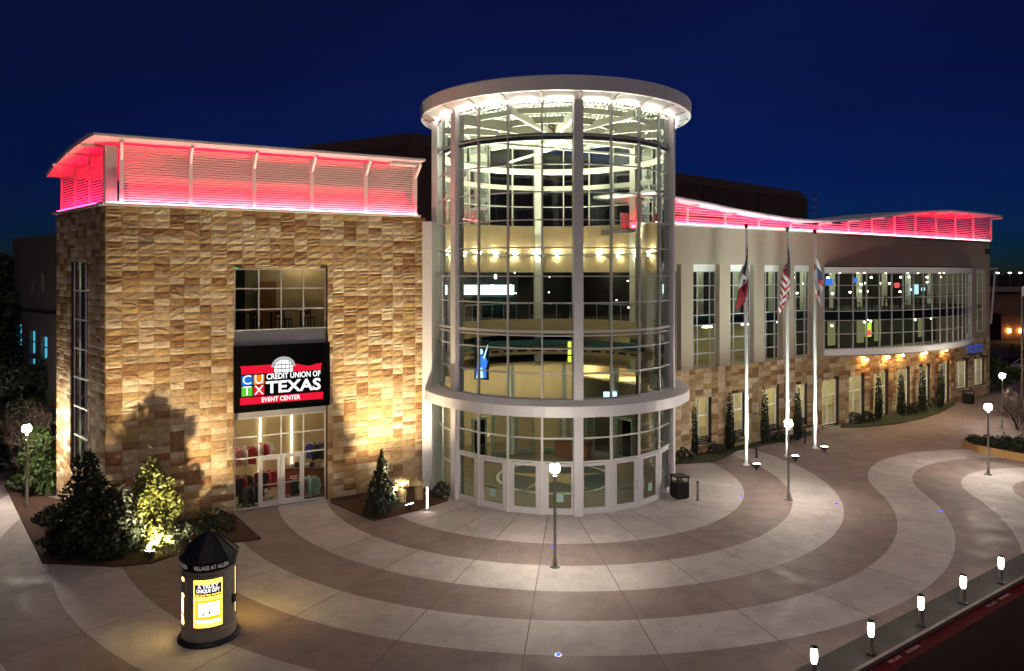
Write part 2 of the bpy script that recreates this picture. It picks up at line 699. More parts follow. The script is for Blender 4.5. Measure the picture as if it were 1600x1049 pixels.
def panel(c, r0, r1, a0, a1, m, z=.006):
    g = .016
    n = max(2, int(abs(a1 - a0) / 1.5))
    inner, outer = [], []
    for k in range(n + 1):
        for r, lst, sg in ((r0 + .003, inner, 1), (r1 - .003, outer, 1)):
            ga = math.degrees(g / max(r, .3))
            t = math.radians(a0 + ga + (a1 - a0 - 2 * ga) * k / n)
            lst.append((c.x + r * math.sin(t), c.y - r * math.cos(t)))
    poly = inner[::-1] + outer if a1 > a0 else inner + outer[::-1]
    poly = clip(poly, kp(0, 1.035), KN)
    if len(poly) < 3:
        return
    if max(p[1] for p in poly) < 14 or min(p[0] for p in poly) > 62:
        return
    b = MB()
    b.v = [(x, y, z) for x, y in poly]
    b.f = [tuple(range(len(poly)))]
    b.build('paving_panel', m, plaza)

for k in range(14):
    m = 'concrete_light' if k % 2 == 0 else 'concrete_tan'
    r0, r1 = RB[k], RB[k + 1]
    lim = 81.2
    a = -114.0
    while a < (150 if k < 3 else lim) - .01:
        e = min(a + 12, 150 if k < 3 else lim)
        panel(TC, r0, r1, a, e, m)
        a = e
for k in range(4, 9):
    m = 'concrete_light' if k % 2 == 0 else 'concrete_tan'
    q0, q1 = QL - RB[k + 1], QL - RB[k]
    q0 = max(q0, 0.05)
    if q1 < .2:
        continue
    a = -98.8
    while a > -276:
        panel(QC, q0, q1, a - 18, a, m)
        a -= 18

r = 14.6
while r < 62:                                  # plain tan paving towards the far wing
    a = 81.2
    while a < 150:
        panel(TC, r, r + 4.2, a, a + 7.2, 'concrete_tan', .003)
        a += 7.2
    r += 4.2
strip = structure(MB().prism([kp(-40, .112), kp(75, .112), kp(75, 1.03), kp(-40, 1.03)], -.15, .003).build('verge_strip', 'strip_dark'))
structure(MB().prism([kp(-40, 0), kp(75, 0), kp(75, .11), kp(-40, .11)], -.15, -.02).build('kerb', 'joint'))
kerb_o = [o for o in COL.objects if o.name == 'kerb'][0]
for k in range(-4, 22):
    MB().prism([kp(k * 1.8 + .012, .001), kp(k * 1.8 + 1.788, .001), kp(k * 1.8 + 1.788, .109), kp(k * 1.8 + .012, .109)], -.02, .008 + random.uniform(-.003, .003)).build('kerb_stone', 'kerb', kerb_o)
structure(MB().prism([kp(-40, -14), kp(75, -14), kp(75, -.002), kp(-40, -.002)], -.20, -.125).build('road', 'asphalt'))
fl = structure(MB().prism([kp(-40, -.46), kp(75, -.46), kp(75, -.006), kp(-40, -.006)], -.124, -.119).build('fire_lane_marking', 'red_paint'))
mat('stencil', (.42, .26, .27), .8, noise=(20, .5))
for s0 in (1.75, 8.1):
    for bod, off, wd in (('FIRE LANE', 0, .62), ('NO PARKING', 1.05, .75)):
        def pl(x, y, s=s0 + off):
            p = KO + KD * (s + x) + KN * (-.17 + y)
            return (p.x, p.y, -.115)
        text('lettering', bod, .17, 'stencil', fl, pl, width=wd)

def bed(name, pts, m, h=.06, label=None):
    o = MB().prism(pts, -.02, h).build(name, m)
    return structure(o)
def gp(*pp):
    return [(p.x, p.y) for p in (G(x, y) for x, y in pp)]

# ------------------------------------------------------------------ frames of the two wings
LWF = Frame(G(165, 832), G(665, 758))
RWF = Frame(G(1060, 716), G(1546, 616))
LDIR = Vector((-.289, .957))              # direction of the left wing's side wall in its own frame
LLEN = 7.57

# ------------------------------------------------------------------ stone blocks
BW, BH = .62, .305
def block_mesh(seed, w=1.0, h=1.0):
    """split-face block, unit size in x and z, face towards -y"""
    r = random.Random(seed)
    b = MB()
    nx, nz = 5, 4
    for j in range(nz):
        for i in range(nx):
            x = -.5 + i / (nx - 1)
            z = -.5 + j / (nz - 1)
            edge = i in (0, nx - 1) or j in (0, nz - 1)
            d = r.uniform(.014, .024) if edge else r.uniform(.02, .066)
            if edge:
                x *= .985
                z *= .962
            b.v.append((x + (0 if edge else r.uniform(-.05, .05)), -d, z + (0 if edge else r.uniform(-.06, .06))))
    for j in range(nz - 1):
        for i in range(nx - 1):
            k = j * nx + i
            b.f.append((k, k + 1, k + nx + 1, k + nx))
    ring = [i for i in range(nx)] + [j * nx + nx - 1 for j in range(1, nz)] + [(nz - 1) * nx + i for i in range(nx - 2, -1, -1)] + [j * nx for j in range(nz - 2, 0, -1)]
    base = len(b.v)
    for k in ring:
        x, y, z = b.v[k]
        b.v.append((x, .03, z))
    for a in range(len(ring)):
        c = (a + 1) % len(ring)
        b.f.append((ring[c], ring[a], base + a, base + c))
    return b
BLOCKS = [block_mesh(100 + i) for i in range(24)]
BLOCK_ME = [b.mesh('stone_block', 'stone') for b in BLOCKS]

class StoneMass:
    def __init__(s):
        s.b = MB()
        s.b.tone = []
    def add(s, o, d, n, u, z, w, h, seed):
        src = BLOCKS[seed % 24]
        i = len(s.b.v)
        for x, y, zz in src.v:
            s.b.v.append((o[0] + d[0] * (u + x * w) + n[0] * y, o[1] + d[1] * (u + x * w) + n[1] * y, z + zz * h))
        for f in src.f:
            s.b.f.append(tuple(i + k for k in f))
        t = random.random()
        s.b.tone += [t] * len(src.f)

def stone_layout(u0, u1, z0, z1, holes, rows, cols):
    """stacked courses cut round the openings -> (u, z, w, h)"""
    us = [u0 + (u1 - u0) * i / cols for i in range(cols + 1)]
    r = random.Random(5)
    us = [u0] + [u + r.uniform(-.07, .07) for u in us[1:-1]] + [u1]
    zs = [z0 + (z1 - z0) * j / rows for j in range(rows + 1)]
    out = []
    for a, b in zip(us, us[1:]):
        for c, d in zip(zs, zs[1:]):
            segs = [(a, b, c, d)]
            for h in holes:
                nx = []
                for (p, q, e, f) in segs:
                    if q <= h[0] or p >= h[1] or f <= h[2] or e >= h[3]:
                        nx.append((p, q, e, f))
                        continue
                    if p < h[0]: nx.append((p, h[0], e, f))
                    if q > h[1]: nx.append((h[1], q, e, f))
                    if e < h[2] and p >= h[0] - 1e-6 and q <= h[1] + 1e-6: nx.append((p, q, e, h[2]))
                    if f > h[3] and p >= h[0] - 1e-6 and q <= h[1] + 1e-6: nx.append((p, q, h[3], f))
                segs = nx
            for p, q, e, f in segs:
                if q - p > .08 and f - e > .06:
                    if r.random() < .10 and q - p > .5:
                        mid = (e + f) / 2
                        out += [((p + q) / 2, (e + mid) / 2, q - p, mid - e), ((p + q) / 2, (mid + f) / 2, q - p, f - mid)]
                    else:
                        out.append(((p + q) / 2, (e + f) / 2, q - p, f - e))
    return out

# ------------------------------------------------------------------ stone wing on the left
F = LWF
lw = thing('stone_wing', 'gold limestone building wing with red lit louvers on its roof and the big sign', 'building', F.world(0), F.ang)
WT = 14.25
wu0, wu1 = F.u(366), F.u(512)
hole = (wu0, wu1, 0, F.z(419, F.u(440)))
LU = F.len
wall('core_wall', 'mortar', lw, 0, LU, 0, WT, 0.03, .35, [hole])
lay = stone_layout(0, LU, 0, WT, [hole], 45, 24)
lay.sort(key=lambda t: (F.depth(t[0]), abs(t[1] - 6)))
mass = StoneMass()
for i, (u, z, w, h) in enumerate(lay):
    if i < 300:
        link('stone_block', BLOCK_ME[random.randrange(24)], lw, (u, random.uniform(-.012, .008), z), 0, (w * random.choice((1, 1, -1)), random.uniform(.6, 1.4), h))
    else:
        mass.add((0, 0), (1, 0), (0, 1), u, z, w, h, random.randrange(24))
# side wall
sd, sn = LDIR.normalized(), Vector((LDIR.y, -LDIR.x)).normalized()      # sn points into the building
sw0, sw1 = 2.5, 5.2
shole = (sw0, sw1, 2.1, 11.85)
sb = MB()
for a, c, e, f in wall_cells(0.0, LLEN, 0, WT, [shole]):
    pts = [sd * a + sn * .03, sd * a + sn * .35, sd * c + sn * .35, sd * c + sn * .03]
    sb.prism([(p.x, p.y) for p in pts][::-1], e, f)
sb.build('side_core_wall', 'mortar', lw)
for (u, z, w, h) in stone_layout(0.03, LLEN, 0, WT, [shole], 45, 12):
    mass.add((0, 0), sd, sn, u, z, w, h, random.randrange(24))
mo = mass.b.build('stone_blocks', 'stone_mass', lw)
mo['kind'] = 'stuff'
e = sd * LLEN
# back, far side and flat roof of the wing
bk = e + Vector((0, 0))
MB().prism([(e.x + .4, e.y - .3), (LU, e.y - .3), (LU, e.y), (e.x + .4, e.y)], 0, WT - .3).build('rear_wall', 'interior_dark', lw)
MB().prism([(.4, .36), (LU - .3, .36), (LU - .3, e.y - .35), (e.x + .6, e.y - .35)], WT - .45, WT - .2).build('flat_roof', 'dark_roof', lw)
MB().box(LU - .28, LU - .02, .36, e.y - .31, 0, WT - .3).build('end_wall', 'interior_dark', lw)
# cornice ledge and light strip
MB().box(-.12, LU - .35, -.22, .30, WT + .002, WT + .12).build('cornice', 'white_paint', lw)
MB().box(.05, LU - .55, -.17, -.11, WT + .122, WT + .16).build('light_strip', 'led_pink', lw)
c2 = [sd * .25 - sn * .2, sd * (LLEN + .25) - sn * .2, sd * (LLEN + .25) + sn * .3, sd * .25 + sn * .3]
MB().prism([(p.x, p.y) for p in c2], WT + .003, WT + .12).build('side_cornice', 'trim_grey', lw)
# louvers
RZ = 17.35
lu = [F.u(x, .1) for x in (190, 298, 397, 487, 571, 648)]
def roof_z(v):
    return RZ - .25 - .011 * max(v + 1.1, 0) ** 2
for u in lu:
    p = MB().box(u - .09, u + .09, -.02, .2, WT + .125, roof_z(.1) - .16)
    p.build('louver_post', 'louver', lw)
    k = MB().bar((u, .0, roof_z(0) - .75), (u, -.78, roof_z(-.8) - .12), .10, .14)
    k.build('bracket', 'louver', lw)
SLN = 22
zt0, zt1 = WT + .28, roof_z(.1) - .17
for a, b in zip(lu, lu[1:]):
    me = MB()
    L_ = b - a - .2
    me.box(-L_ / 2, L_ / 2, -.035, .035, -.034, .034)
    mm = me.mesh('slat', 'louver')
    for k in range(SLN):
        link('slat', mm, lw, ((a + b) / 2, .08, zt0 + (zt1 - zt0) * k / (SLN - 1)))
MB().box(lu[0] - .62, lu[0] - .17, .25, .7, WT + .125, roof_z(.4) - .15).build('corner_pier', 'louver', lw)
# side louvers
sp = [.55, 2.6, 4.85, 7.1]
for s_ in sp:
    q = sd * s_ + sn * .1
    top = roof_z(q.y) - .14
    MB().tube((q.x, q.y, WT + .125), (q.x, q.y, top), .07, n=4).build('louver_post', 'louver', lw)
for a, b in zip(sp, sp[1:]):
    tz = min(roof_z((sd * a).y), roof_z((sd * b).y)) - .28
    n = int((tz - zt0) / .123)
    for k in range(n):
        z = zt0 + .123 * k
        p, q = sd * (a + .09) + sn * .1, sd * (b - .09) + sn * .1
        MB().bar((p.x, p.y, z), (q.x, q.y, z), .09, .035).build('slat', 'louver', lw)
# screen wall behind the louvers and lamps that wash it
MB().box(.9, LU - .6, 1.5, 1.65, WT - .19, 15.85).build('screen_wall', 'screen_dark', lw)
MB().box(.7, LU - .7, .55, .66, WT + .0, WT + .06).build('wash_light', 'led_red', lw)
q0, q1 = sd * .9 + sn * .6, sd * 6.9 + sn * .6
MB().bar((q0.x, q0.y, WT + .05), (q1.x, q1.y, WT + .05), .09, .06).build('wash_light', 'led_red', lw)
q0, q1 = sd * .9 - sn * .12, sd * 6.9 - sn * .12
MB().bar((q0.x, q0.y, WT + .14), (q1.x, q1.y, WT + .14), .05, .04).build('light_strip', 'led_red', lw)
# roof sheet: level at the front edge, bending down to the back
ru0, ru1 = F.u(146, -1.1), F.u(665, -1.1)
rb = MB()
nv = 9
for j in range(nv + 1):
    v = -1.1 + j * (e.y + .6 + 1.1) / nv
    left = ru0 + (v + 1.1) * (LDIR.x / LDIR.y) + .45 * j / nv
    z = roof_z(v)
    th = .25 if j else .25
    rb.v += [(left, v, z), (ru1, v, z), (ru1, v, z + (.11 if j == 0 else .2)), (left, v, z + (.11 if j == 0 else .2))]
for j in range(nv):
    a, b = 4 * j, 4 * j + 4
    for p, q in ((0, 1), (1, 2), (2, 3), (3, 0)):
        rb.f.append((a + p, b + p, b + q, a + q))
rb.f += [(0, 1, 2, 3), (4 * nv + 3, 4 * nv + 2, 4 * nv + 1, 4 * nv)]
rb.build('roof', 'white_metal', lw)
for j in range(1, 4):
    v = -1.1 + j * (e.y + 1.5) / 4
    left = ru0 + (v + 1.1) * (LDIR.x / LDIR.y)
    MB().bar((left + .15, v, roof_z(v) - .06), (left + 2.2, v, roof_z(v) - .12), .14, .13).build('outrigger', 'louver', lw)
MB().box(ru1 - 1.6, ru1 - .1, -.4, .2, roof_z(0) - .16, roof_z(0) - .02).build('outrigger', 'louver', lw)

# window, spandrel and shop front inside the tall opening
fz = lambda py, px: F.z(py, F.u(px, .28), .28)
def glazing(parent, name, us, zs, v, frame='mullion_white', pane='glass_clear', skip=(), th=.055, dp=.09):
    """a window: frame bars as one part, every pane as its own sub-part"""
    fr = MB()
    for u in us:
        fr.box(u - th / 2, u + th / 2, v - dp / 2, v + dp / 2, zs[0], zs[-1])
    for z in zs:
        for a, b in zip(us, us[1:]):
            fr.box(a + th / 2, b - th / 2, v - dp / 2 + .004, v + dp / 2 - .004, z - th / 2, z + th / 2)
    o = fr.build(name, frame, parent)
    cache = {}
    for i, (a, b) in enumerate(zip(us, us[1:])):
        for j, (c, d) in enumerate(zip(zs, zs[1:])):
            if (i, j) in skip:
                continue
            k = (round(b - a, 3), round(d - c, 3))
            if k not in cache:
                w, h = (b - a - th) / 2 + .004, (d - c - th) / 2 + .004
                cache[k] = MB().quad((-w, 0, -h), (w, 0, -h), (w, 0, h), (-w, 0, h)).mesh('pane', pane)
            link('pane', cache[k], o, ((a + b) / 2, v, (c + d) / 2))
    return o
us4 = [wu0 + .06 + (wu1 - wu0 - .12) * t for t in (0, .255, .5, .75, 1)]
w2t, w2b = fz(421, 440), fz(514, 440)
zs3 = [w2b + (w2t - w2b) * t for t in (0, .335, .68, 1)]
glazing(lw, 'upper_window', us4, zs3, .28, 'mullion')
MB().box(wu0 + .01, wu1 - .01, .22, .34, fz(648, 440), w2b - .03).build('spandrel', 'trim_grey', lw)
MB().box(wu0 + .01, wu1 - .01, .14, .34, w2b - .028, w2b + .02).build('window_sill', 'mullion_white', lw)
g1, g2 = fz(684, 380), fz(717, 380)
gt = fz(648, 440) - .04
shop = glazing(lw, 'shop_front', us4, [.05, g2, g1, gt], .28, 'mullion_white', skip=((1, 0), (2, 0)))
dz1 = g2 - .05
for i in (1, 2):
    a, b = us4[i] + .035, us4[i + 1] - .035
    d = MB()
    st = .14
    d.box(a, a + st, .245, .315, .03, dz1).box(b - st, b, .245, .315, .03, dz1).box(a + st, b - st, .245, .315, dz1 - st, dz1).box(a + st, b - st, .245, .315, .03, .27)
    do = d.build('door', 'white_metal', lw)
    MB().quad((a + st, .28, .27), (b - st, .28, .27), (b - st, .28, dz1 - st), (a + st, .28, dz1 - st)).build('pane', 'glass_clear', do)
    hx = b - .07 if i == 1 else a + .07
    MB().tube((hx, .2, .85), (hx, .2, 1.35), .016).build('handle', 'steel', do)
    MB().box(a + st, b - st, .33, .37, 1.02, 1.07).build('push_bar', 'white_metal', do)
# side strip window
ss = MB()
cols = [sw0 + (sw1 - sw0) * i / 3 for i in range(4)]
rows = [2.1 + (11.85 - 2.1) * j / 7 for j in range(8)]
def sp3(s_, z, off=.16):
    p = sd * s_ + sn * off
    return (p.x, p.y, z)
for c in cols:
    ss.bar(sp3(c, rows[0]), sp3(c, rows[-1]), .06, .09)
for z in rows:
    ss.bar(sp3(sw0, z), sp3(sw1, z), .09, .06)
sw = ss.build('stair_window', 'mullion_white', lw)
for a, b in zip(cols, cols[1:]):
    for c, d in zip(rows, rows[1:]):
        MB().quad(sp3(a, c), sp3(b, c), sp3(b, d), sp3(a, d)).build('pane', 'glass', sw)
# rooms behind
z2 = 8.35
MB().prism([(.4, .36), (LU - .29, .36), (LU - .29, e.y - .31), (e.x + .6, e.y - .31)], z2 - .35, z2).build('upper_floor', 'carpet', lw)
MB().box(wu0 - 2.5, wu1 + 2.5, 4.2, 4.3, z2 + .001, 12.4).build('upper_room_wall', 'interior_tan', lw)
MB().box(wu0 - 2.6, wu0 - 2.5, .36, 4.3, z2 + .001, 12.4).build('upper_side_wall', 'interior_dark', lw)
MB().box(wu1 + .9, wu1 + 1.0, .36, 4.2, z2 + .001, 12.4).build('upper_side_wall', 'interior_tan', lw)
MB().box(wu0 - 2.6, wu1 + 2.5, .36, 4.3, 12.4, 12.5).build('upper_ceiling', 'interior_dark', lw)
MB().box(wu0 + 1.75, wu0 + 2.7, 4.1, 4.19, z2 + .01, z2 + 2.5).build('room_door', 'wood', lw)
MB().box(wu0 - 2.4, wu0 + 1.1, 4.05, 4.19, z2 + .01, 12.39).build('dark_panel', 'interior_dark', lw)
for du in (3.9,):
    MB().box(wu0 + du, wu0 + du + .25, 3.2, 3.7, 12.32, 12.39).build('ceiling_light', 'bar_lamp', lw)
MB().box(wu0 + .35, wu0 + .58, 2.9, 2.95, 11.55, 11.72).build('exit_light', 'exit_green', lw)
MB().box(wu0 - 3, wu1 + 3, 5.6, 5.7, .01, z2 - .36).build('shop_back_wall', 'interior_tan', lw)
MB().box(wu0 - 3.1, wu0 - 3, .36, 5.7, .01, z2 - .36).build('shop_side_wall', 'interior_tan', lw)
MB().box(wu1 + 3, wu1 + 3.1, .36, 5.7, .01, z2 - .36).build('shop_side_wall', 'interior_tan', lw)
MB().box(wu0 - 3, wu1 + 3, .2, 5.6, .0, .02).build('shop_floor', 'floor_tan', lw)
for k in range(4):
    MB().box(wu0 - 1.3 + 1.7 * k, wu0 - 1.24 + 1.7 * k, 5.5, 5.59, .02, 5.4).build('light_column', 'shop_rail', lw)
MB().box(wu0 - 3, wu1 + 3, 5.52, 5.59, 4.3, 4.40).build('light_rail', 'shop_rail', lw)
for u in (wu0 + .8, wu0 + 2.2, wu0 + 3.6):
    for v in (1.2, 3.2):
        MB().box(u - .3, u + .3, v - .15, v + .15, 5.75, 5.8).build('ceiling_light', 'shop_lamp', lw)
MB().box(wu0 - 3, wu1 + 3, .36, 5.6, 5.82, 5.9).build('shop_ceiling', 'interior_tan', lw)
# lit stairwell behind the side window
st0, st1 = sd * 1.6 + sn * 2.0, sd * 5.6 + sn * 2.0
MB().bar((st0.x, st0.y, 7), (st1.x, st1.y, 7), .1, 10).build('stair_wall', 'interior_tan', lw)
for z in (3.5, 7.3, 11.2):
    q = sd * 3.6 + sn * 1.4
    MB().box(q.x - .2, q.x + .2, q.y - .2, q.y + .2, z, z + .08).build('stair_light', 'dim_lamp', lw)

# ------------------------------------------------------------------ the sign
su0, su1 = F.u(365.5, -.2), F.u(515.5, -.2)
sz0, sz1 = F.z(640, F.u(440), -.2), F.z(538.5, F.u(440), -.2)
sg = thing('wall_sign', 'large black wall sign with event center name and red tower emblem above the shop doors', 'sign', F.world(su0, -.2, 0), F.ang)
SW, SH = su1 - su0, sz1 - sz0
MB().box(0, SW, 0, .16, sz0, sz1).build('sign_panel', 'sign_black', sg)
def sgp(layer):
    return lambda x, y: (x * SW, -.004 * layer, sz0 + y * SH)
def flat(name, pts, m, layer):
    f = sgp(layer)
    return MB().quad(*[f(x, y) for x, y in pts]).build(name, m, sg)
# red roof line with wavy right end, lower red band
wave = [(.06, .70), (.072, .66), (.072, .575), (.395, .575), (.395, .70)]
flat('emblem_roof', wave, 'sign_red', 1)
flat('emblem_roof', [(.60, .70), (.60, .575), (.90, .575), (.905, .655), (.915, .68), (.85, .675), (.80, .655), (.76, .65), (.70, .665), (.65, .69)], 'sign_red', 1)
flat('emblem_band', [(.06, .115), (.925, .115), (.925, .225), (.06, .225)], 'sign_red', 1)
arc = [(.5 + .105 * math.sin(t), .605 + .21 * math.cos(t)) for t in [(-70 + 14 * k) * PI / 180 for k in range(11)]]
flat('emblem_tower', [(.405, .575)] + [(.405, .70)] + [(.5 + .098 * math.sin(t), .615 + .17 * math.cos(t)) for t in [(-75 + 15 * k) * PI / 180 for k in range(11)]] + [(.598, .70), (.598, .575)], 'sign_white', 2)
cap = [(.5 + .125 * math.sin(t), .66 + .155 * math.cos(t)) for t in [(-90 + 12 * k) * PI / 180 for k in range(16)]]
flat('emblem_cap', cap + [(.5 + .10 * math.sin(t), .655 + .105 * math.cos(t)) for t in [(90 - 12 * k) * PI / 180 for k in range(16)]], 'sign_grey', 3)
for x in (.44, .475, .515, .56):
    flat('emblem_line', [(x, .576), (x + .006, .576), (x + .006, .745), (x, .745)], 'sign_black', 3)
for y in (.625, .685):
    flat('emblem_line', [(.406, y), (.597, y), (.597, y + .012), (.406, y + .012)], 'sign_black', 4)
for ch, x, y, m in (('C', .075, .43, 'sign_blue'), ('U', .195, .43, 'sign_orange'), ('T', .075, .265, 'sign_green'), ('X', .195, .265, 'sign_red')):
    flat('emblem_square', [(x, y - .02), (x + .108, y - .02), (x + .108, y + .125), (x, y + .125)], m, 1)
    text('lettering', ch, .62, 'sign_white', sg, lambda a, b, x=x, y=y: ((x + .054) * SW + a, -.009, sz0 + (y + .053) * SH + b))
text('lettering', 'CREDIT UNION OF', .38, 'sign_white', sg, lambda a, b: (.61 * SW + a, -.009, sz0 + .515 * SH + b), bold=.008, width=.57 * SW)
text('lettering', 'TEXAS', .78, 'sign_white', sg, lambda a, b: (.61 * SW + a, -.009, sz0 + .345 * SH + b), bold=.022, width=.58 * SW)
text('lettering', 'EVENT CENTER', .30, 'sign_white', sg, lambda a, b: (.475 * SW + a, -.010, sz0 + .17 * SH + b), bold=.006, width=.40 * SW)
# ------------------------------------------------------------------ round glass tower
tw = thing('glass_tower', 'tall round glass entrance tower with white canopy roof and lit interior', 'building', (TC.x, TC.y, 0))
R0 = 6.38                                    # glass line
A0 = 6.5                                     # angle of the front column
ZR = [5.42, 6.6, 7.75, 8.55, 9.9, 11.15, 12.5, 13.8, 15.1, 16.4, 17.75, 19.2]
def pol(r, a, z):
    t = math.radians(a)
    return (r * math.sin(t), -r * math.cos(t), z)
# columns
for k in range(6):
    a = A0 + 60 * k
    col = MB()
    t = math.radians(a)
    ca, sa = math.cos(t), math.sin(t)
    def rect(r0, r1, w, z0, z1):
        pts = []
        for r, s in ((r0, -w), (r1, -w), (r1, w), (r0, w)):
            pts.append((r * sa + s * ca, -r * ca + s * sa))
        col.prism(pts, z0, z1)
    front = k in (0, 1, 5)
    rect(R0 - .30, R0 + .22, .22, 0 if front else 5.4, 19.35)
    col.build('column', 'white_metal' if front else 'cream', tw)
NB = 24
def arcs_front(k):                           # bays that stand outside the building
    a = (A0 + 15 * k + 7.5 + 180) % 360 - 180
    return -106 < a < 118
pane_cache = {}
def bay_pane(k, z0, z1, m, parent):
    hw = R0 * math.sin(math.radians(7.5)) - .03
    key = (round(z1 - z0, 3), m)
    if key not in pane_cache:
        h = (z1 - z0) / 2 - .025
        pane_cache[key] = MB().quad((-hw, 0, -h), (hw, 0, -h), (hw, 0, h), (-hw, 0, h)).mesh('pane', m)
    a = A0 + 15 * k + 7.5
    r = R0 * math.cos(math.radians(7.5))
    return link('pane', pane_cache[key], parent, pol(r, a, (z0 + z1) / 2), math.radians(a + random.uniform(-.12, .12)))
def bay_bar(name, k, z, th, dp, m, parent, off=0.0):
    p, q = Vector(pol(R0 + off, A0 + 15 * k, z)), Vector(pol(R0 + off, A0 + 15 * (k + 1), z))
    return MB().bar(p, q, dp, th).build(name, m, parent)
for k in range(NB):
    f = arcs_front(k)
    zs = ZR if f else [14.25, 15.5, 16.7, 17.9, 19.2]
    mm = 'mullion' if f else 'cream'
    if k % 4:
        p, q = pol(R0, A0 + 15 * k, zs[0]), pol(R0, A0 + 15 * k, zs[-1] + .1)
        t = math.radians(A0 + 15 * k)
        ca, sa = math.cos(t), math.sin(t)
        b = MB()
        b.prism([(r * sa + s * ca, -r * ca + s * sa) for r, s in ((R0 - .1, -.035), (R0 + .06, -.035), (R0 + .06, .035), (R0 - .1, .035))], zs[0], zs[-1] + .1)
        b.build('mullion', mm, tw)
    for i, z in enumerate(zs):
        th = .055
        if f and i in (3,):
            th = .11
        if not f and i == 2:
            th = .28
        tr = bay_bar('transom', k, z, th, .12, mm, tw)
        if i < len(zs) - 1:
            bay_pane(k, z, zs[i + 1], 'glass', tr)
            tr.name = 'transom'
# second rail below the upper-floor line
for k in range(NB):
    if arcs_front(k):
        bay_bar('transom', k, 8.36, .05, .12, 'mullion', tw)
# roof canopy: flat polygonal disc with deep fascia and lit soffit
RC = 7.32
roof = MB()
roof.lathe([(0.01, 20.36), (RC + .02, 20.30), (RC + .05, 20.25), (RC + .02, 19.62), (RC - .12, 19.60), (RC - .12, 19.64), (6.62, 19.44), (6.40, 19.40), (6.40, 19.62), (0.01, 19.62)], 48)
rf = roof.build('roof_canopy', 'white_metal', tw)
for k in range(24):
    a = A0 + 15 * k
    p, q = Vector(pol(6.62, a, 19.47)), Vector(pol(RC - .14, a, 19.59))
    MB().bar(p, q, .07, .09).build('soffit_rib', 'white_paint', rf)
for k in range(24):
    a = A0 + 15 * k + 7.5
    MB().arcbox(6.56, 6.64, 19.30, 19.36, a - 5, a + 5, 3).build('soffit_light', 'soffit_lamp', rf)
# roof structure seen from below
deck = MB()
x = -6.3
while x < 6.3:
    y = math.sqrt(max(6.36 ** 2 - max(abs(x), abs(x + .11)) ** 2, .01))
    deck.box(x, x + .11, -y, y, 19.42, 19.60)
    x += .22
deck.build('metal_deck', 'cream', rf)
for k in range(12):
    a = A0 + 30 * k
    MB().bar(pol(.35, a, 18.95), pol(R0 - .3, a, 19.05), .13, .55 if k % 2 == 0 else .36).build('roof_beam', 'cream', rf)
for k in range(12):
    a, b = A0 + 30 * k, A0 + 30 * k + 30
    MB().bar(pol(3.1, a, 19.15), pol(3.1, b, 19.15), .11, .34).build('purlin', 'cream', rf)
    MB().bar(pol(5.2, a, 19.2), pol(5.2, b, 19.2), .10, .28).build('purlin', 'cream', rf)
MB().lathe([(.42, 18.6), (.42, 19.35), (.02, 19.35), (.02, 18.6), (.42, 18.6)], 16).build('hub', 'cream', rf)
for k in (0, 3):
    a = A0 + 30 * k + 20
    MB().bar(pol(5.9, a, 18.2), pol(5.9, a + 180, 18.2), .09, .12).build('tie_rod', 'cream', rf)
# upper ring beam inside
MB().arcbox(6.05, 6.28, 17.55, 17.88, 0, 360, 48).build('ring_beam', 'cream', tw)
# drum wall of the atrium with lamps on its lower ledge
MB().arcbox(6.2, 6.5, 11.35, 14.22, 100, 272, 36).build('drum_wall', 'plaster_tan', tw)
MB().arcbox(5.9, 6.19, 12.36, 12.50, 100, 272, 36).build('lamp_ledge', 'cream', tw)
for a in range(110, 268, 13):
    lo_ = MB().arcbox(5.92, 6.02, 12.505, 12.56, a - 1.5, a + 1.5, 2).build('ledge_light', 'ring_lamp', tw)
    beam = bpy.data.lights.new('up_beam', 'SPOT')
    beam.energy, beam.color, beam.spot_size, beam.spot_blend, beam.shadow_soft_size = 1500, (1, .94, .76), math.radians(105), .8, .08
    bo = bpy.data.objects.new('up_beam', beam)
    COL.objects.link(bo)
    bo.parent = tw
    bo.location = pol(5.7, a, 12.65)
    bo.rotation_euler = Vector(pol(2.6, a, 0)).to_track_quat('Z', 'Y').to_euler()
    bo.rotation_euler = (Vector(pol(5.7, a, 12.65)) - Vector(pol(1.5, a, 19.4))).to_track_quat('Z', 'Y').to_euler()
    MB().arcbox(5.92, 6.0, 12.30, 12.355, a - .8, a + .8, 2).build('ledge_light', 'ring_lamp', tw)
# upper balcony: slab edge, railing
ba0, ba1 = 112, 274
MB().arcbox(5.75, 6.7, 8.05, 8.3, ba0 + 18, ba1, 36).arcbox(6.701, 13.0, 8.05, 8.3, 128, 258, 26).build('balcony_floor', 'carpet', tw)
MB().arcbox(5.55, 5.74, 7.45, 8.42, ba0, ba1, 36).build('balcony_fascia', 'plaster_tan', tw)
rl = MB().arcbox(5.6, 5.66, 9.36, 9.42, ba0, ba1, 36).build('balcony_rail', 'steel', tw)
for k in range(19):
    a = ba0 + 2 + k * (ba1 - ba0 - 4) / 18
    p = pol(5.63, a, 0)
    MB().box(p[0] - .02, p[0] + .02, p[1] - .02, p[1] + .02, 8.425, 9.36).build('baluster', 'steel', rl)
MB().arcbox(5.5, 5.74, 6.75, 7.1, ba0, ba1, 36).build('soffit_band', 'seat_teal', tw)
MB().arcbox(5.6, 6.6, 6.2, 6.7, ba0, ba1, 36).build('grille_band', 'plaster_tan', tw)
for k in range(16):
    a = ba0 + 8 + k * (ba1 - ba0 - 16) / 15
    MB().arcbox(5.57, 5.597, 6.4, 6.52, a - 3.2, a + 3.2, 3).build('air_grille', 'black', tw)
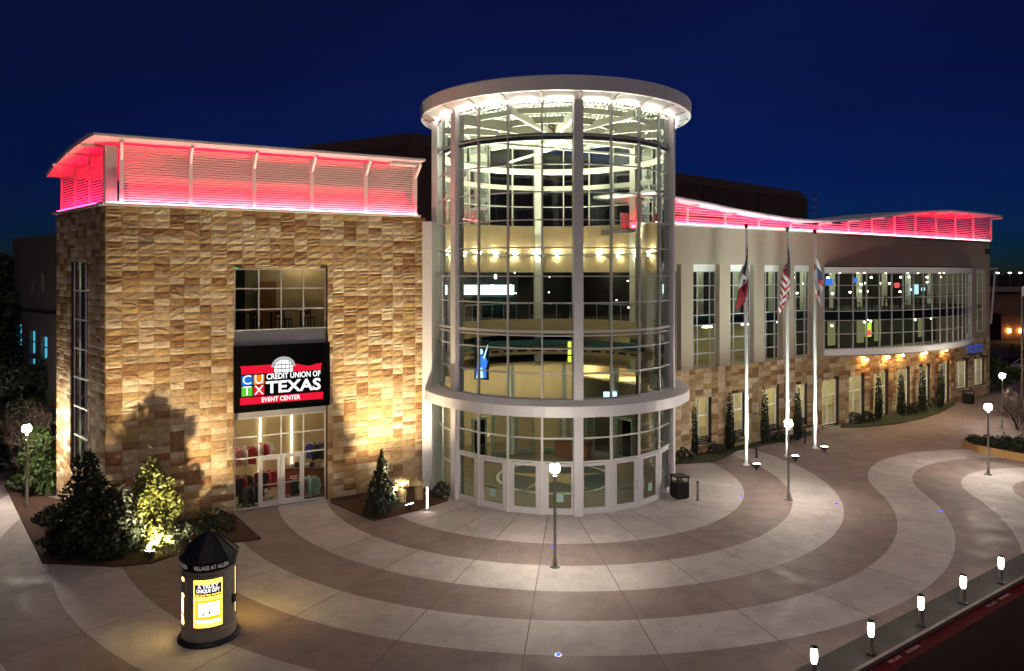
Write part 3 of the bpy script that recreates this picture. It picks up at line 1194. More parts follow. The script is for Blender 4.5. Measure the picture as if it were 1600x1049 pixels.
# lower ceiling with down lights
MB().arcbox(5.8, 9.2, 5.55, 5.7, 128, 268, 24).build('lobby_ceiling', 'interior_tan', tw)
for a in range(136, 265, 18):
    p = pol(7.2, a, 5.5)
    MB().box(p[0] - .22, p[0] + .22, p[1] - .22, p[1] + .22, 5.49, 5.545).build('ceiling_light', 'bar_lamp', tw)
for a in (146, 178, 210, 242):
    MB().arcbox(9.0, 9.15, .02, 5.54, a - 16, a + 16, 8).build('lobby_wall', 'plaster_tan', tw)
# inner doors of the lobby
mat('frame_green', (.30, .36, .30), .5)
for k, a in enumerate((128, 145, 162, 179, 196, 213, 230)):
    d = MB()
    d.arcbox(5.6, 5.72, .02, 2.6, a - 6.6, a - 5.2).arcbox(5.6, 5.72, .02, 2.6, a + 5.2, a + 6.6).arcbox(5.605, 5.715, 2.45, 2.6, a - 5.2, a + 5.2, 4).arcbox(5.605, 5.715, .02, .3, a - 5.2, a + 5.2, 4)
    do = d.build('inner_door', 'frame_green', tw)
    MB().arcbox(5.65, 5.66, .3, 2.45, a - 5.2, a + 5.2, 4).build('pane', 'glass_clear', do)
for a in (136.5, 170.5, 204.5):
    MB().arcbox(5.55, 5.95, .02, 5.54, a - 1.2, a + 1.2).build('inner_pier', 'cream', tw)
# lobby floor with star medallion
fl_ = MB().lathe([(.01, .012), (6.2, .012)], 48).build('lobby_floor', 'floor_tan', tw)
MB().arcbox(6.2, 9.1, 0.0, .012, 128, 268, 24).build('lobby_floor', 'floor_tan', tw)
MB().lathe([(.01, .018), (3.4, .018)], 48).build('medallion', 'floor_dark', fl_)
MB().lathe([(3.05, .022), (3.25, .022)], 48).build('medallion_ring', 'cream', fl_)
star = []
for k in range(10):
    r = 2.9 if k % 2 == 0 else .8
    t = math.radians(18 + 36 * k)
    star.append((r * math.cos(t), r * math.sin(t), .026))
b = MB()
b.v = star + [(0, 0, .026)]
b.f = [(10, k, (k + 1) % 10) for k in range(10)]
b.build('medallion_star', 'plaster_tan', fl_)
# concourse behind the upper balcony
MB().box(-12, 7, 13.4, 13.6, 8.3, 12.4).build('concourse_wall', 'interior_dark', tw)
MB().box(-10, -2.2, 12.0, 12.3, 9.75, 10.45).build('ribbon_board', 'ribbon', tw)
MB().box(3.4, 6.4, 12.0, 12.3, 9.75, 10.45).build('ribbon_board', 'ribbon', tw)
for j in range(4):
    MB().box(-10, -2.2, 11.2 - .5 * j, 11.6 - .5 * j, 8.4, 9.65 - .28 * j).build('seating_step', 'seat_teal', tw)
MB().arcbox(6.55, 13.3, 11.75, 11.85, 128, 260, 24).build('concourse_ceiling', 'interior_dark', tw)
MB().box(-2.0, -1.2, 7.6, 8.4, 8.31, 11.74).build('concourse_pier', 'interior_dark', tw)
_r = random.Random(31)
for x_, y_ in ((-5, 9.5), (-1, 10.5), (2.5, 9.5), (5, 10.5)):
    MB().box(x_ - .2, x_ + .2, y_ - .2, y_ + .2, 11.69, 11.745).build('ceiling_light', 'panel_lamp', tw)  # ceiling lamps added to lift the dark concourse
for x, y, z in [(_r.uniform(-6, 5.5), _r.uniform(8.5, 12), _r.uniform(8.9, 11.4)) for _ in range(22)]:  # extra points of light, invented and scattered at random
    MB().box(x, x + .07, y, y + .05, z, z + .07).build('concourse_glow_dot', 'far_white', tw)
for x, y, z in ((-3.6, 11.5, 10.9), (4.7, 11.3, 10.9), (2.6, 11.7, 10.5)):
    MB().box(x, x + .16, y, y + .05, z, z + .3).build('concourse_glow_dot', 'far_white', tw)

# entrance canopy ring
cn = MB()
prof = [(R0 + .06, 5.40), (7.20, 5.24), (7.26, 5.22), (7.26, 4.72), (7.14, 4.70), (R0 + .06, 4.74)]
n = 44
i0 = len(cn.v)
for k in range(n + 1):
    t = math.radians(-101 + (118 + 101) * k / n)
    for r, z in prof:
        cn.v.append((r * math.sin(t), -r * math.cos(t), z))
m_ = len(prof)
for k in range(n):
    for j in range(m_):
        j2 = (j + 1) % m_
        cn.f.append((i0 + k * m_ + j, i0 + (k + 1) * m_ + j, i0 + (k + 1) * m_ + j2, i0 + k * m_ + j2))
cn.f += [tuple(range(m_)), tuple(range(i0 + n * m_, i0 + n * m_ + m_))]
cn.build('entrance_canopy', 'white_metal', tw)
# entrance glazing and doors
DR = R0 - .02
DZ = 2.43
RD = DR * math.cos(math.radians(7.5))
HW = DR * math.sin(math.radians(7.5))
def bayroot(k):
    a = A0 + 15 * k + 7.5
    return pol(RD, a, 0), math.radians(a)
for k in range(-7, 8):
    if not arcs_front(k):
        continue
    loc, rz = bayroot(k)
    isdoor = -4 <= k <= 3
    fr = MB()
    zb = DZ if isdoor else .06
    rows = [DZ + .03, 3.57, 4.73] if isdoor else [.06, 1.7, 3.3, 4.73]
    fr.box(-HW, -HW + .05, -.06, .06, .0, 4.73).box(HW - .05, HW, -.06, .06, 0, 4.73)
    for z in rows:
        fr.box(-HW + .05, HW - .05, -.055, .055, z - .03, z + .03)
    eo = fr.build('entrance_frame', 'mullion_white', tw)
    eo.location, eo.rotation_euler = loc, (0, 0, rz)
    for a, b in zip(rows, rows[1:]):
        MB().quad((-HW + .05, 0, a + .03), (HW - .05, 0, a + .03), (HW - .05, 0, b - .03), (-HW + .05, 0, b - .03)).build('pane', 'glass', eo)
    if isdoor:
        s, dw = .13, HW - .17
        d = MB()
        d.box(-dw, -dw + s, -.05, .03, .02, DZ - .04).box(dw - s, dw, -.05, .03, .02, DZ - .04).box(-dw + s, dw - s, -.05, .03, DZ - .17, DZ - .04).box(-dw + s, dw - s, -.05, .03, .02, .30)
        d.box(-HW + .052, -dw - .004, -.04, .04, 0, DZ - .005).box(dw + .004, HW - .052, -.04, .04, 0, DZ - .005)
        do = d.build('door', 'white_metal', tw)
        do.location, do.rotation_euler = loc, (0, 0, rz)
        MB().quad((-dw + s, -.01, .30), (dw - s, -.01, .30), (dw - s, -.01, DZ - .17), (-dw + s, -.01, DZ - .17)).build('pane', 'glass', do)
        sx = dw - .06 if k % 2 else -dw + .06
        MB().tube((sx, -.11, .85), (sx, -.11, 1.35), .018).build('handle', 'steel', do)
        MB().box(-dw + s, dw - s, .035, .07, 1.0, 1.05).build('push_bar', 'mullion', do)
for k in range(-4, 4):
    if k in (-3, -1, 2):
        loc, rz = bayroot(k)
        dc = MB().box(-.16, .16, -.068, -.062, .62, 1.0).build('door_notice', 'garment_teal', tw)
        dc.location, dc.rotation_euler = loc, (0, 0, rz)
# white pier joining the tower to the stone wing
MB().prism([(-7.05, -2.15), (-6.55, -2.15), (-6.25, -1.2), (-6.25, 1.5), (-7.05, 1.5)], 0, 14.0).build('joining_pier', 'stucco_pale' if 'stucco_pale' in MATS else 'white_metal', tw)
MB().prism([(-6.62, -1.6), (-6.32, -1.6), (-6.2, -.2), (-6.62, -.2)], 14.01, 19.38).build('joining_pier', 'white_metal', tw)
# things that hang or stand inside the tower
dk = thing('reception_desk', 'curved wooden reception desk at the back of the tower lobby', 'desk', (TC.x, TC.y, 0))
MB().arcbox(4.4, 5.0, .02, 1.0, 150, 176, 8).build('desk_front', 'wood', dk)
MB().arcbox(4.33, 5.07, 1.001, 1.06, 149, 177, 8).build('desk_top', 'wood_dark', dk)
bn = thing('lobby_banner', 'blue and white lit poster hanging inside the tower at its lower left', 'banner', (TC.x - 3.9, TC.y - 3.4, 5.9), math.radians(-28))
MB().box(-.42, .42, 0, .05, 0, 2.0).build('banner_sheet', 'floor_dark', bn)
MB().quad((-.34, -.005, .05), (.30, -.005, .12), (.26, -.005, .55), (.36, -.005, .95), (.18, -.005, 1.25), (-.12, -.005, 1.2), (-.28, -.005, .7)).build('banner_figure', 'screen_blue', bn)
MB().quad((-.30, -.010, .06), (.12, -.010, .10), (.05, -.010, .62), (-.2, -.010, .55)).build('banner_figure', 'screen_white', bn)
MB().quad(*[(-.02 + .13 * math.cos(t * PI / 4), -.010, 1.42 + .15 * math.sin(t * PI / 4)) for t in range(8)]).build('banner_figure', 'screen_white', bn)
MB().quad((.10, -.010, 1.1), (.18, -.010, 1.05), (.40, -.010, 1.75), (.36, -.010, 1.8)).build('banner_figure', 'screen_white', bn)
MB().tube((0, .02, 2.0), (0, .02, 2.6), .01).build('hanger', 'steel', bn)
ns = thing('sign_reflection_glow', 'narrow yellow green glow panels added inside the tower as a sign reflection', 'sign', (TC.x + .95, TC.y + 1.5, 6.2))
for j in range(3):  # glowing panels stand in for a neon sign's reflection in the glass
    MB().box(-.10, .10, 0, .05, j * .42, j * .42 + .34).build('light_panel', 'neon_yellow', ns)
MB().tube((0, .025, 1.42), (0, .025, 2.9), .012).build('hanger', 'steel', ns)
ts = thing('lobby_screen', 'bright white screen standing deep inside the tower lobby', 'screen', (TC.x + 3.6, TC.y + 3.9, 0))
MB().box(-.4, .4, 0, .08, 2.9, 4.1).build('screen', 'screen_white', ts)
MB().box(-.06, .06, .02, .07, .03, 2.9).build('stand', 'dark_metal', ts)
# ------------------------------------------------------------------ long wing on the right
F = RWF
rw = thing('long_wing', 'long beige and stone building wing with curved red lit roof and bowed glass', 'building', F.world(0), F.ang)
RU0, RU1 = -3.2, F.len
RT = 14.2
SB = 5.32
gw = []                                       # ground-floor openings (px left, px right, py top at left, bottom)
for a, b in ((1086, 1112), (1143, 1165), (1191, 1218), (1243, 1262), (1284, 1311), (1326, 1351), (1364, 1388), (1400, 1422), (1436, 1454), (1466, 1484)):
    gw.append((F.u(a), F.u(b), .12 if a > 1280 else .55, 3.45))
tk = [(F.u(1494), F.u(1513), 1.0, 3.45), (F.u(1521.5), F.u(1539), 1.0, 3.45)]
uw = []
for a, b in ((1048, 1064), (1083, 1124), (1141, 1178), (1194, 1223), (1241, 1270)):
    uw.append((F.u(a), F.u(b), SB + .02, 11.85))
bu0, bu1 = F.u(1287), F.u(1517)
bow = (bu0, bu1, SB + .02, 11.75)
nw = (F.u(1524.5), F.u(1540.5), 5.9, 11.75)
wall('stone_core_wall', 'mortar', rw, RU0, RU1, 0, SB, .03, .4, gw + tk)
wall('stucco_wall', 'stucco', rw, RU0, RU1, SB + .001, RT, -.02, .45, uw + [bow, nw])
mass = StoneMass()
for (u, z, w, h) in stone_layout(RU0, RU1, 0, SB, gw + tk, 16, 66):
    mass.add((0, 0), (1, 0), (0, 1), u, z, w, h, random.randrange(12))
sm = mass.b.build('stone_blocks', 'stone_mass', rw)
sm['kind'] = 'stuff'
MB().box(RU1 - .4, RU1 - .0, .46, 16, 0, RT).build('end_wall', 'stucco', rw)
MB().box(RU0, RU1 - .41, .46, 16, RT - .5, RT - .2).build('flat_roof', 'dark_roof', rw)
MB().box(RU0, RU1, 15.9, 16.2, 0, RT - .51).build('rear_wall', 'interior_dark', rw)
MB().box(RU0, RU1 - .41, .46, 15.8, 8.05, 8.35).build('upper_floor', 'interior_dark', rw)
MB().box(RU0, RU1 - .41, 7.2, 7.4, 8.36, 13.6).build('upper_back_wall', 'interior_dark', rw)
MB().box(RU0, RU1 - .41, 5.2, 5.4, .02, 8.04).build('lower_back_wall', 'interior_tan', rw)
MB().box(RU0, RU1 - .41, .46, 5.19, -.01, .02).build('lower_floor', 'floor_tan', rw)
MB().box(RU0, RU1 - .41, .46, 5.19, 4.6, 4.7).build('lower_ceiling', 'interior_tan', rw)
for u in [2 + 3.1 * k for k in range(13)]:
    MB().box(u - .3, u + .3, 2.2, 2.6, 4.54, 4.59).build('ceiling_light', 'lower_lamp', rw)
for k, u in enumerate([1.5 + 4.1 * k for k in range(10)]):
    MB().box(u - .3, u + .3, 3.2, 3.7, 12.6, 12.66).build('ceiling_light', 'bar_lamp', rw)
    MB().box(u + 1.2, u + 1.55, 4.2, 4.55, 8.36, 13.5).build('interior_column', 'cream', rw)
    MB().box(u - .3, u + .3, 2.4, 2.7, 7.6, 7.66).build('ceiling_light', 'bar_lamp', rw)
_r = random.Random(12)
for k in range(46):  # glowing dots scattered at random, added to brighten the bow interior
    u, v, z = _r.uniform(bu0 + 1, bu1 - 1), _r.uniform(-.6, 5), _r.choice((11.3, 10.9, 10.4, 9.7, 7.3))
    MB().box(u - .05, u + .05, v - .05, v + .05, z, z + .11).build('added_glow_dot', 'bow_dot_glow', rw)
MB().box(F.u(1286), RU1 - .5, 4.6, 4.7, 4.71, 8.04).build('mid_back_wall', 'interior_dark', rw)
for a in (1300, 1345, 1372, 1440):
    u = F.u(a, 4.5)
    MB().box(u - .5, u + .5, 4.5, 4.59, 5.2, 7.2).build('lit_doorway', 'green_window', rw)
# ground-floor windows and doors
for i, (a, b, c, d) in enumerate(gw + tk):
    mid = a + (b - a) * (.5 if i >= 4 else .42)
    zs = [c + .03, 2.3 if i < 10 else 2.2, d - .03]
    g = glazing(rw, 'ground_window', [a + .04, mid, b - .04], zs, .3, 'mullion_white', 'glass', th=.07)
    MB().box(a, b, .06, .38, c - .06, c).build('sill', 'kerb', rw)
# tall upper windows
for a, b, c, d in uw:
    MB().box(a, b, .30, .42, 11.42, d).build('header', 'white_paint', rw)
    w_ = b - a
    glazing(rw, 'upper_window', [a + .03, a + w_ * .30, a + w_ * .78, b - .03], [5.36, 6.2, 7.1, 8.0, 8.62, 9.6, 10.5, 11.40], .36, 'mullion', 'glass_dark', th=.055)
    MB().box(a, b, .5, .56, 8.0, 8.62).build('spandrel', 'seat_teal', rw)
g = glazing(rw, 'end_window', [nw[0] + .03, (nw[0] + nw[1]) / 2, nw[1] - .03], [5.95, 6.9, 7.85, 8.5, 9.5, 10.4, 11.3], .3, 'mullion', 'glass_dark', th=.06)
MB().box(nw[0], nw[1], .12, .36, 11.31, 11.74).build('header', 'white_paint', rw)
MB().box(nw[0], nw[1], .12, .36, 5.52, 5.94).build('sill', 'white_paint', rw)
# bowed curtain wall
BN = 20
SAG = 2.7
half = (bu1 - bu0) / 2
BRAD = (half * half + SAG * SAG) / (2 * SAG)
bcx, bcv = (bu0 + bu1) / 2, BRAD - SAG
bang = math.asin(half / BRAD)
def bowp(t, off=0.0):
    """t 0..1 along the bow"""
    a = -bang + 2 * bang * t
    return (bcx + (BRAD + off) * math.sin(a), bcv - (BRAD + off) * math.cos(a))
BZ = [5.76, 6.84, 7.83, 8.5, 9.47, 10.4, 11.27]
cw = MB()
bp = [bowp(k / BN) for k in range(BN + 1)]
for x, y in bp:
    cw.box(x - .03, x + .03, y - .05, y + .06, BZ[0], BZ[-1])
bowf = cw.build('curtain_wall', 'mullion', rw)
for z in BZ:
    t = MB()
    for (x0, y0), (x1, y1) in zip(bp, bp[1:]):
        t.bar((x0, y0, z), (x1, y1, z), .09, .05)
    t.build('transom', 'mullion', bowf)
for j, (z0, z1) in enumerate(zip(BZ, BZ[1:])):
    for (x0, y0), (x1, y1) in zip(bp, bp[1:]):
        MB().quad((x0, y0, z0 + .03), (x1, y1, z0 + .03), (x1, y1, z1 - .03), (x0, y0, z1 - .03)).build('pane', 'glass_dark', bowf)
def bowband(name, m, o0, o1, z0, z1):
    b = MB()
    n = 30
    for k in range(n + 1):
        p, q = bowp(k / n, o0), bowp(k / n, o1)
        b.v += [(*p, z0), (*q, z0), (*q, z1), (*p, z1)]
    for k in range(n):
        a, c = 4 * k, 4 * k + 4
        for p, q in ((0, 1), (1, 2), (2, 3), (3, 0)):
            b.f.append((a + p, c + p, c + q, a + q))
    b.f += [(0, 1, 2, 3), (4 * n + 3, 4 * n + 2, 4 * n + 1, 4 * n)]
    return b.build(name, m, rw)
bowband('bow_header', 'white_paint', -.3, .12, 11.31, 11.74)
bowband('bow_sill', 'white_paint', -.3, .14, 5.30, 5.72)
bowband('bow_spandrel', 'floor_dark', -.12, -.06, 7.86, 8.48)
# floor and roof plates of the bow (fan from the chord)
for z0, z1, m, nm in ((11.75, 11.83, 'dark_metal', 'bow_roof'), (5.18, 5.29, 'stucco', 'bow_underside'), (8.05, 8.35, 'interior_dark', 'bow_floor')):
    pts = [bowp(k / 24, -.14 if nm == 'bow_floor' else .1) for k in range(25)]
    MB().prism(pts, z0, z1).build(nm, m, rw)
for px in (1349, 1382, 1405, 1441, 1473):
    u = F.u(px)
    MB().tube((u, -.30, 4.62), (u, -.30, 4.72), .09, n=10).build('down_light', 'warm_down', rw)
# roof screen and curved roof
edge = [(1040, 303), (1060, 308), (1100, 315), (1150, 326), (1200, 335), (1240, 341), (1280, 344.5), (1330, 343), (1380, 337), (1430, 331), (1480, 327.5), (1530, 332), (1567, 337)]
ev = -1.15
eu = []
for px, py in edge:
    u = F.u(px, ev)
    eu.append((u, F.z(py, u, ev)))
eu.insert(0, (RU0 - .5, eu[0][1] + .3))
def rz_(u):
    for (a, za), (b, zb) in zip(eu, eu[1:]):
        if a <= u <= b:
            t = (u - a) / (b - a)
            return za + (zb - za) * t
    return eu[0][1] if u < eu[0][0] else eu[-1][1]
rb = MB()
N = 48
for k in range(N + 1):
    u = RU0 + (eu[-1][0] - RU0) * k / N
    z = sum(rz_(u + d) for d in (-1, -.5, 0, .5, 1)) / 5 - .12
    rb.v += [(u, ev, z), (u, 4.2, z + .05), (u, 4.2, z + .22), (u, ev, z + .12)]
for k in range(N):
    a, c = 4 * k, 4 * k + 4
    for p, q in ((0, 1), (1, 2), (2, 3), (3, 0)):
        rb.f.append((a + p, c + p, c + q, a + q))
rb.f += [(0, 1, 2, 3), (4 * N + 3, 4 * N + 2, 4 * N + 1, 4 * N)]
rb.build('roof', 'white_metal', rw)
MB().box(RU0, RU1 + .1, -.16, .3, RT + .002, RT + .10).build('cornice', 'white_paint', rw)
MB().box(RU0 + .1, RU1 - .2, -.12, -.07, RT + .102, RT + .135).build('light_strip', 'led_pink', rw)
MB().box(RU0 + .1, RU1 - .4, .75, .85, RT - .19, RT - .05).build('wash_light', 'led_red', rw)
MB().box(RU0 + .1, RU1 - .4, 1.7, 1.85, RT - .19, RT + .75).build('screen_wall', 'screen_dark', rw)
posts = [F.u(x, .1) for x in (1040, 1073, 1132, 1185, 1235, 1280, 1325, 1362, 1397, 1430, 1462, 1492, 1520, 1548)]
for u in posts:
    z = rz_(u) - .16
    MB().box(u - .06, u + .06, 0, .14, RT + .105, z).build('louver_post', 'louver', rw)
    MB().prism([(u - .05, ev + .25), (u + .05, ev + .25), (u + .05, -.01), (u - .05, -.01)], z - .12, z - .01).build('outrigger', 'louver', rw)
for a, b in zip(posts, posts[1:]):
    L_ = b - a - .14
    me = MB().box(-L_ / 2, L_ / 2, -.05, .05, -.018, .018).mesh('slat', 'louver')
    z = RT + .24
    while z < min(rz_(a), rz_(b)) - .2:
        o = link('slat', me, rw, ((a + b) / 2, .07, z))
        z += .16
    while z < max(rz_(a), rz_(b)) - .2:         # shorter slats under the slope of the roof
        ok = [a + .07 + L_ * i / 20 for i in range(21) if rz_(a + .07 + L_ * i / 20) - .2 > z]
        if len(ok) > 1:
            MB().box(ok[0], ok[-1], .02, .12, z - .018, z + .018).build('slat', 'louver', rw)
        z += .16
MB().bar((RU1 + .95, -.1, 11.6), (RU1 + .08, -.1, 6.6), .12, .12).build('corner_strut', 'white_metal', rw)
MB().box(RU1 + .01, RU1 + 1.1, -.3, 2.0, 11.66, 11.78).build('corner_canopy', 'white_metal', rw)
# building number and tickets lettering
nn = RWF.world
num = thing('building_number', 'small dark building number near the top corner of the long wing', 'number sign', F.world(F.u(1542), -.03, 13.3), F.ang)
text('lettering', '200', .62, 'dark_metal', num, lambda x, y: (x, -.015, y), bold=.03, width=1.1)
MB().box(-.6, .6, .0, .008, -.02, .0).build('mounting_rail', 'stucco', num)
ticket = thing('tickets_sign', 'blue lit TICKETS letters on the stone wall above the ticket windows', 'sign', F.world(F.u(1519), -.22, 4.42), F.ang)
text('lettering', 'TICKETS', 1.0, 'ticket_blue', ticket, lambda x, y: (x, -.03, y), bold=.015, width=2.9)
MB().box(-1.5, 1.5, .0, .1, -.48, -.42).build('mounting_rail', 'dark_metal', ticket)
for px in (1505, 1533):
    u = F.u(px)
    MB().box(u - .28, u + .28, -.45, -.08, 3.62, 3.74).build('window_canopy', 'dark_metal', rw)

# things inside the long wing
scr = [(1296, 440, 'screen_blue', .75, .9, 'blue scoreboard screen at the near end of the bowed glass'), (1336, 438, 'screen_blue', .5, .7, 'small blue screen inside bowed glass, second from the flagpoles'),
       (1402, 446, 'screen_red', .6, .7, 'red glowing sign inside the bowed glass'), (1431, 452, 'screen_white', .8, 1.5, 'tall blue white screen in the middle of the bowed glass'),
       (1443, 452, 'screen_white', .5, .5, 'small round white lit sign beside the tall screen'), (1484, 448, 'screen_blue', .7, .8, 'blue screen near the far end of the bowed glass')]
for px, py, m, w_, h_, lb in scr:
    v = 3.6
    u = F.u(px, v)
    z = F.z(py, u, v)
    s = thing('wall_screen', lb, 'screen', F.world(u, v, 8.36), F.ang)
    w_, h_ = w_ * .62, h_ * .62
    MB().box(-w_, w_, 0, .06, z - 8.36 - h_ / 2, z - 8.36 + h_ / 2).build('screen', m, s)
    MB().box(-.05, .05, .07, .14, 0, z - 8.36 + h_ / 2).build('stand', 'dark_metal', s)
u = F.u(1357, 2)
s = thing('neon_sign', 'yellow green lit sign low behind the bowed glass', 'sign', F.world(u, 2, 5.3), F.ang)
MB().box(-.45, .45, 0, .05, .75, 1.9).build('light_panel', 'neon_yellow', s)
MB().box(-.2, .35, -.01, -.003, .85, 1.3).build('light_panel', 'screen_red', s)
MB().box(-.04, .04, .06, .1, -.0, 1.8).build('stand', 'dark_metal', s)

def make_chair(label):
    c = thing('bar_chair', label, 'chair')
    MB().box(-.2, .2, -.2, .2, .60, .66).build('seat', 'wood_dark', c)
    MB().box(-.2, .2, .17, .21, .80, 1.12).build('backrest', 'wood_dark', c)
    for x in (-.18, .18):
        MB().box(x - .02, x + .02, -.19, -.15, 0, .60).build('leg', 'dark_metal', c)
        MB().box(x - .02, x + .02, .16, .20, 0, .80).build('leg', 'dark_metal', c)
    return c
def make_table(label):
    t = thing('bar_table', label, 'table')
    MB().box(-.42, .42, -.42, .42, 1.0, 1.05).build('table_top', 'wood_dark', t)
    MB().tube((0, 0, .03), (0, 0, 1.0), .045).build('leg', 'dark_metal', t)
    MB().box(-.28, .28, -.28, .28, 0, .03).build('base', 'dark_metal', t)
    return t
ch0 = make_chair('x')
tb0 = make_table('x')
first = [True, True]
def put(o, idx, loc, rz, label, group):
    if first[idx]:
        first[idx] = False
        o.location, o.rotation_euler, o['label'], o['group'] = loc, (0, 0, rz), label, group
        return o
    c = clone(o, loc, rz, label)
    c['group'] = group
    return c
for i, (px, nm) in enumerate(((382, 'left end'), (424, 'middle'), (470, 'bright wall end'))):
    L = LWF
    u = L.u(px, 1.6)
    put(tb0, 1, L.world(u, 1.6, z2), L.ang, f'dark bar table behind the window above the sign, {nm}', 'tables above the sign')
    put(ch0, 0, L.world(u - .75, 1.4, z2), L.ang + 1.7, f'dark bar chair beside the {nm} table above the sign', 'chairs above the sign')
    put(ch0, 0, L.world(u + .6, 2.3, z2), L.ang + .3, f'dark bar chair pushed behind the {nm} table above the sign', 'chairs above the sign')
ordn = ['first', 'second', 'third', 'fourth', 'fifth', 'sixth', 'seventh', 'eighth']
for i, px in enumerate((1299, 1327, 1352, 1378, 1402, 1428, 1452, 1478)):
    u = F.u(px, .6)
    put(tb0, 1, F.world(u, .4, 8.36), F.ang, f'dark bar table behind the bowed glass, {ordn[i]} from the flagpoles', 'tables behind the bowed glass')
    put(ch0, 0, F.world(u + .8, .5, 8.36), F.ang + 1.4, f'dark bar chair beside the {ordn[i]} table from the flagpoles behind bowed glass', 'chairs behind the bowed glass')

# ------------------------------------------------------------------ clothes in the shop
GM = {}
def garment_mesh(m):
    if m in GM:
        return GM[m]
    b = MB()
    prof = [(-.10, 0), (-.24, -.07), (-.36, -.42), (-.27, -.46), (-.22, -.30), (-.24, -.78), (.24, -.78), (.22, -.30), (.27, -.46), (.36, -.42), (.24, -.07), (.10, 0)]
    n = len(prof)
    for y in (-.05, .05):
        b.v += [(x, y + random.uniform(-.015, .015), z) for x, z in prof]
    b.f = [tuple(range(n)), tuple(range(2 * n - 1, n - 1, -1))] + [(i, (i + 1) % n, n + (i + 1) % n, n + i) for i in range(n)]
    GM[m] = b.mesh('garment', m)
    return GM[m]
def rack(px, v, top, mats, r, label):
    L = LWF
    o = thing('clothes_rack', label, 'clothes rack', L.world(L.u(px, v), v, .03), L.ang)
    MB().tube((0, 0, .05), (0, 0, top + .1), .025).build('post', 'steel', o)
    MB().box(-.3, .3, -.03, .03, 0, .05).box(-.03, .03, -.3, -.031, 0, .05).box(-.03, .03, .031, .3, 0, .05).build('base', 'steel', o)
    MB().lathe([(r - .012, top), (r + .012, top), (r + .012, top + .025), (r - .012, top + .025), (r - .012, top)], 16).build('ring', 'steel', o)
    n = len(mats)
    for k, m in enumerate(mats):
        a = 2 * PI * k / n + .4
        link('garment', garment_mesh(m), o, (r * math.cos(a), r * math.sin(a), top - .02), a + PI / 2 + 1.35)
R_, D_, T_, W_, P_, E_, B_ = 'garment_red', 'garment_dark', 'garment_teal', 'garment_white', 'garment_pink', 'garment_green', 'garment_blue'
rack(377, 1.2, 1.35, [D_, R_, R_, D_, R_, D_, R_, D_], .32, 'clothes rack of dark and red jackets at the left of the shop window')
rack(392, .75, .95, [E_, D_, E_, D_, E_, D_, D_], .34, 'low clothes rack of dark green jackets behind the left shop pane')
rack(417, 1.6, 1.35, [R_, R_, R_, R_, D_, R_, R_], .34, 'clothes rack of red jerseys behind the left shop door')
rack(463, 1.0, 1.0, [R_, R_, R_, D_, R_], .30, 'clothes rack of red shirts beside the mint shirts')
rack(484, .9, .95, [T_, T_, T_, T_, T_, T_], .30, 'clothes rack of pale mint shirts behind the right shop pane')
rack(380, 2.2, 2.5, [R_, W_, P_, R_, P_, W_, R_], .42, 'tall clothes display with red white and pink shirts')
rack(411, 2.6, 2.55, [W_, R_, W_, R_], .28, 'tall display with a white jersey and red caps in the shop')
rack(495, 2.4, 2.3, [B_, D_, B_, D_, D_], .30, 'tall display with blue and dark shirts at the right end of the shop')
L = LWF
cs = thing('shop_counter', 'long wooden shop counter with goods on top behind the right door', 'counter', L.world(L.u(447, 2.6), 2.6, .03), L.ang - .5)
MB().box(-.2, 2.6, 0, .7, 0, 1.05).build('counter_front', 'wood', cs)
MB().box(-.25, 2.65, -.05, .75, 1.052, 1.1).build('counter_top', 'wood_dark', cs)
for k in range(9):
    x = .1 + .27 * k
    MB().box(x, x + .16, .2 + .05 * (k % 3), .5, 1.102, 1.25 + .08 * (k % 3)).build('goods', ('garment_white', 'garment_dark', 'steel')[k % 3], cs)

# ------------------------------------------------------------------ arena block behind, far left wing
ar = thing('arena_block', 'huge dark arena block rising behind the tower and wings', 'building')
def atop(px, py, H):
    Y = FPX * H / (HY - py)
    return Vector(((px - CX) / FPX * Y, Y))
AH = 13.0
A = atop(640, 206, AH)
Bp = atop(1262, 300, AH)
Cp = atop(440, 229, AH)
dn = Vector((-(Bp - A).y, (Bp - A).x)).normalized()
MB().prism([tuple(A), tuple(Bp), tuple(Bp + dn * 30), tuple(Cp + dn * 20), tuple(Cp)], 12, CH + AH - 1.2).build('arena_wall', 'dark_roof', ar)
db = (Bp - A).normalized()
rc = MB()
lo5 = [A, Bp, Bp + dn * 30, Cp + dn * 20, Cp]
hi5 = [A + db * .3 + dn * .3, Bp - db * 1.6 + dn * .5, Bp - db * 1.6 + dn * 29, Cp + dn * 18 + db * .8, Cp + db * .8 + dn * .8]
rc.v = [(p.x, p.y, CH + AH - 1.195) for p in lo5] + [(p.x, p.y, CH + AH) for p in hi5]
rc.f = [(4, 3, 2, 1, 0), (5, 6, 7, 8, 9)] + [(i, (i + 1) % 5, 5 + (i + 1) % 5, 5 + i) for i in range(5)]
rc.build('roof_cap', 'dark_roof', ar)
for t in (.33, .62, .80):
    p = A + (Bp - A) * t
    MB().box(p.x - .12, p.x + .12, p.y - .2, p.y - .02, 12, CH + AH - 1.2).build('downpipe', 'dark_metal', ar)
lad = thing('roof_ladder', 'thin steel ladder frame beside the dark arena block', 'ladder', (Bp.x + 1.0, Bp.y + 1, 13.7))
for x in (0, .9):
    MB().tube((x, 0, 0), (x, 0, AH - 2.4), .05, n=6).build('rail', 'pole_metal', lad)
for k in range(9):
    MB().tube((0, 0, .6 + 1.1 * k), (.9, 0, .6 + 1.1 * k), .035, n=5).build('rung', 'pole_metal', lad)

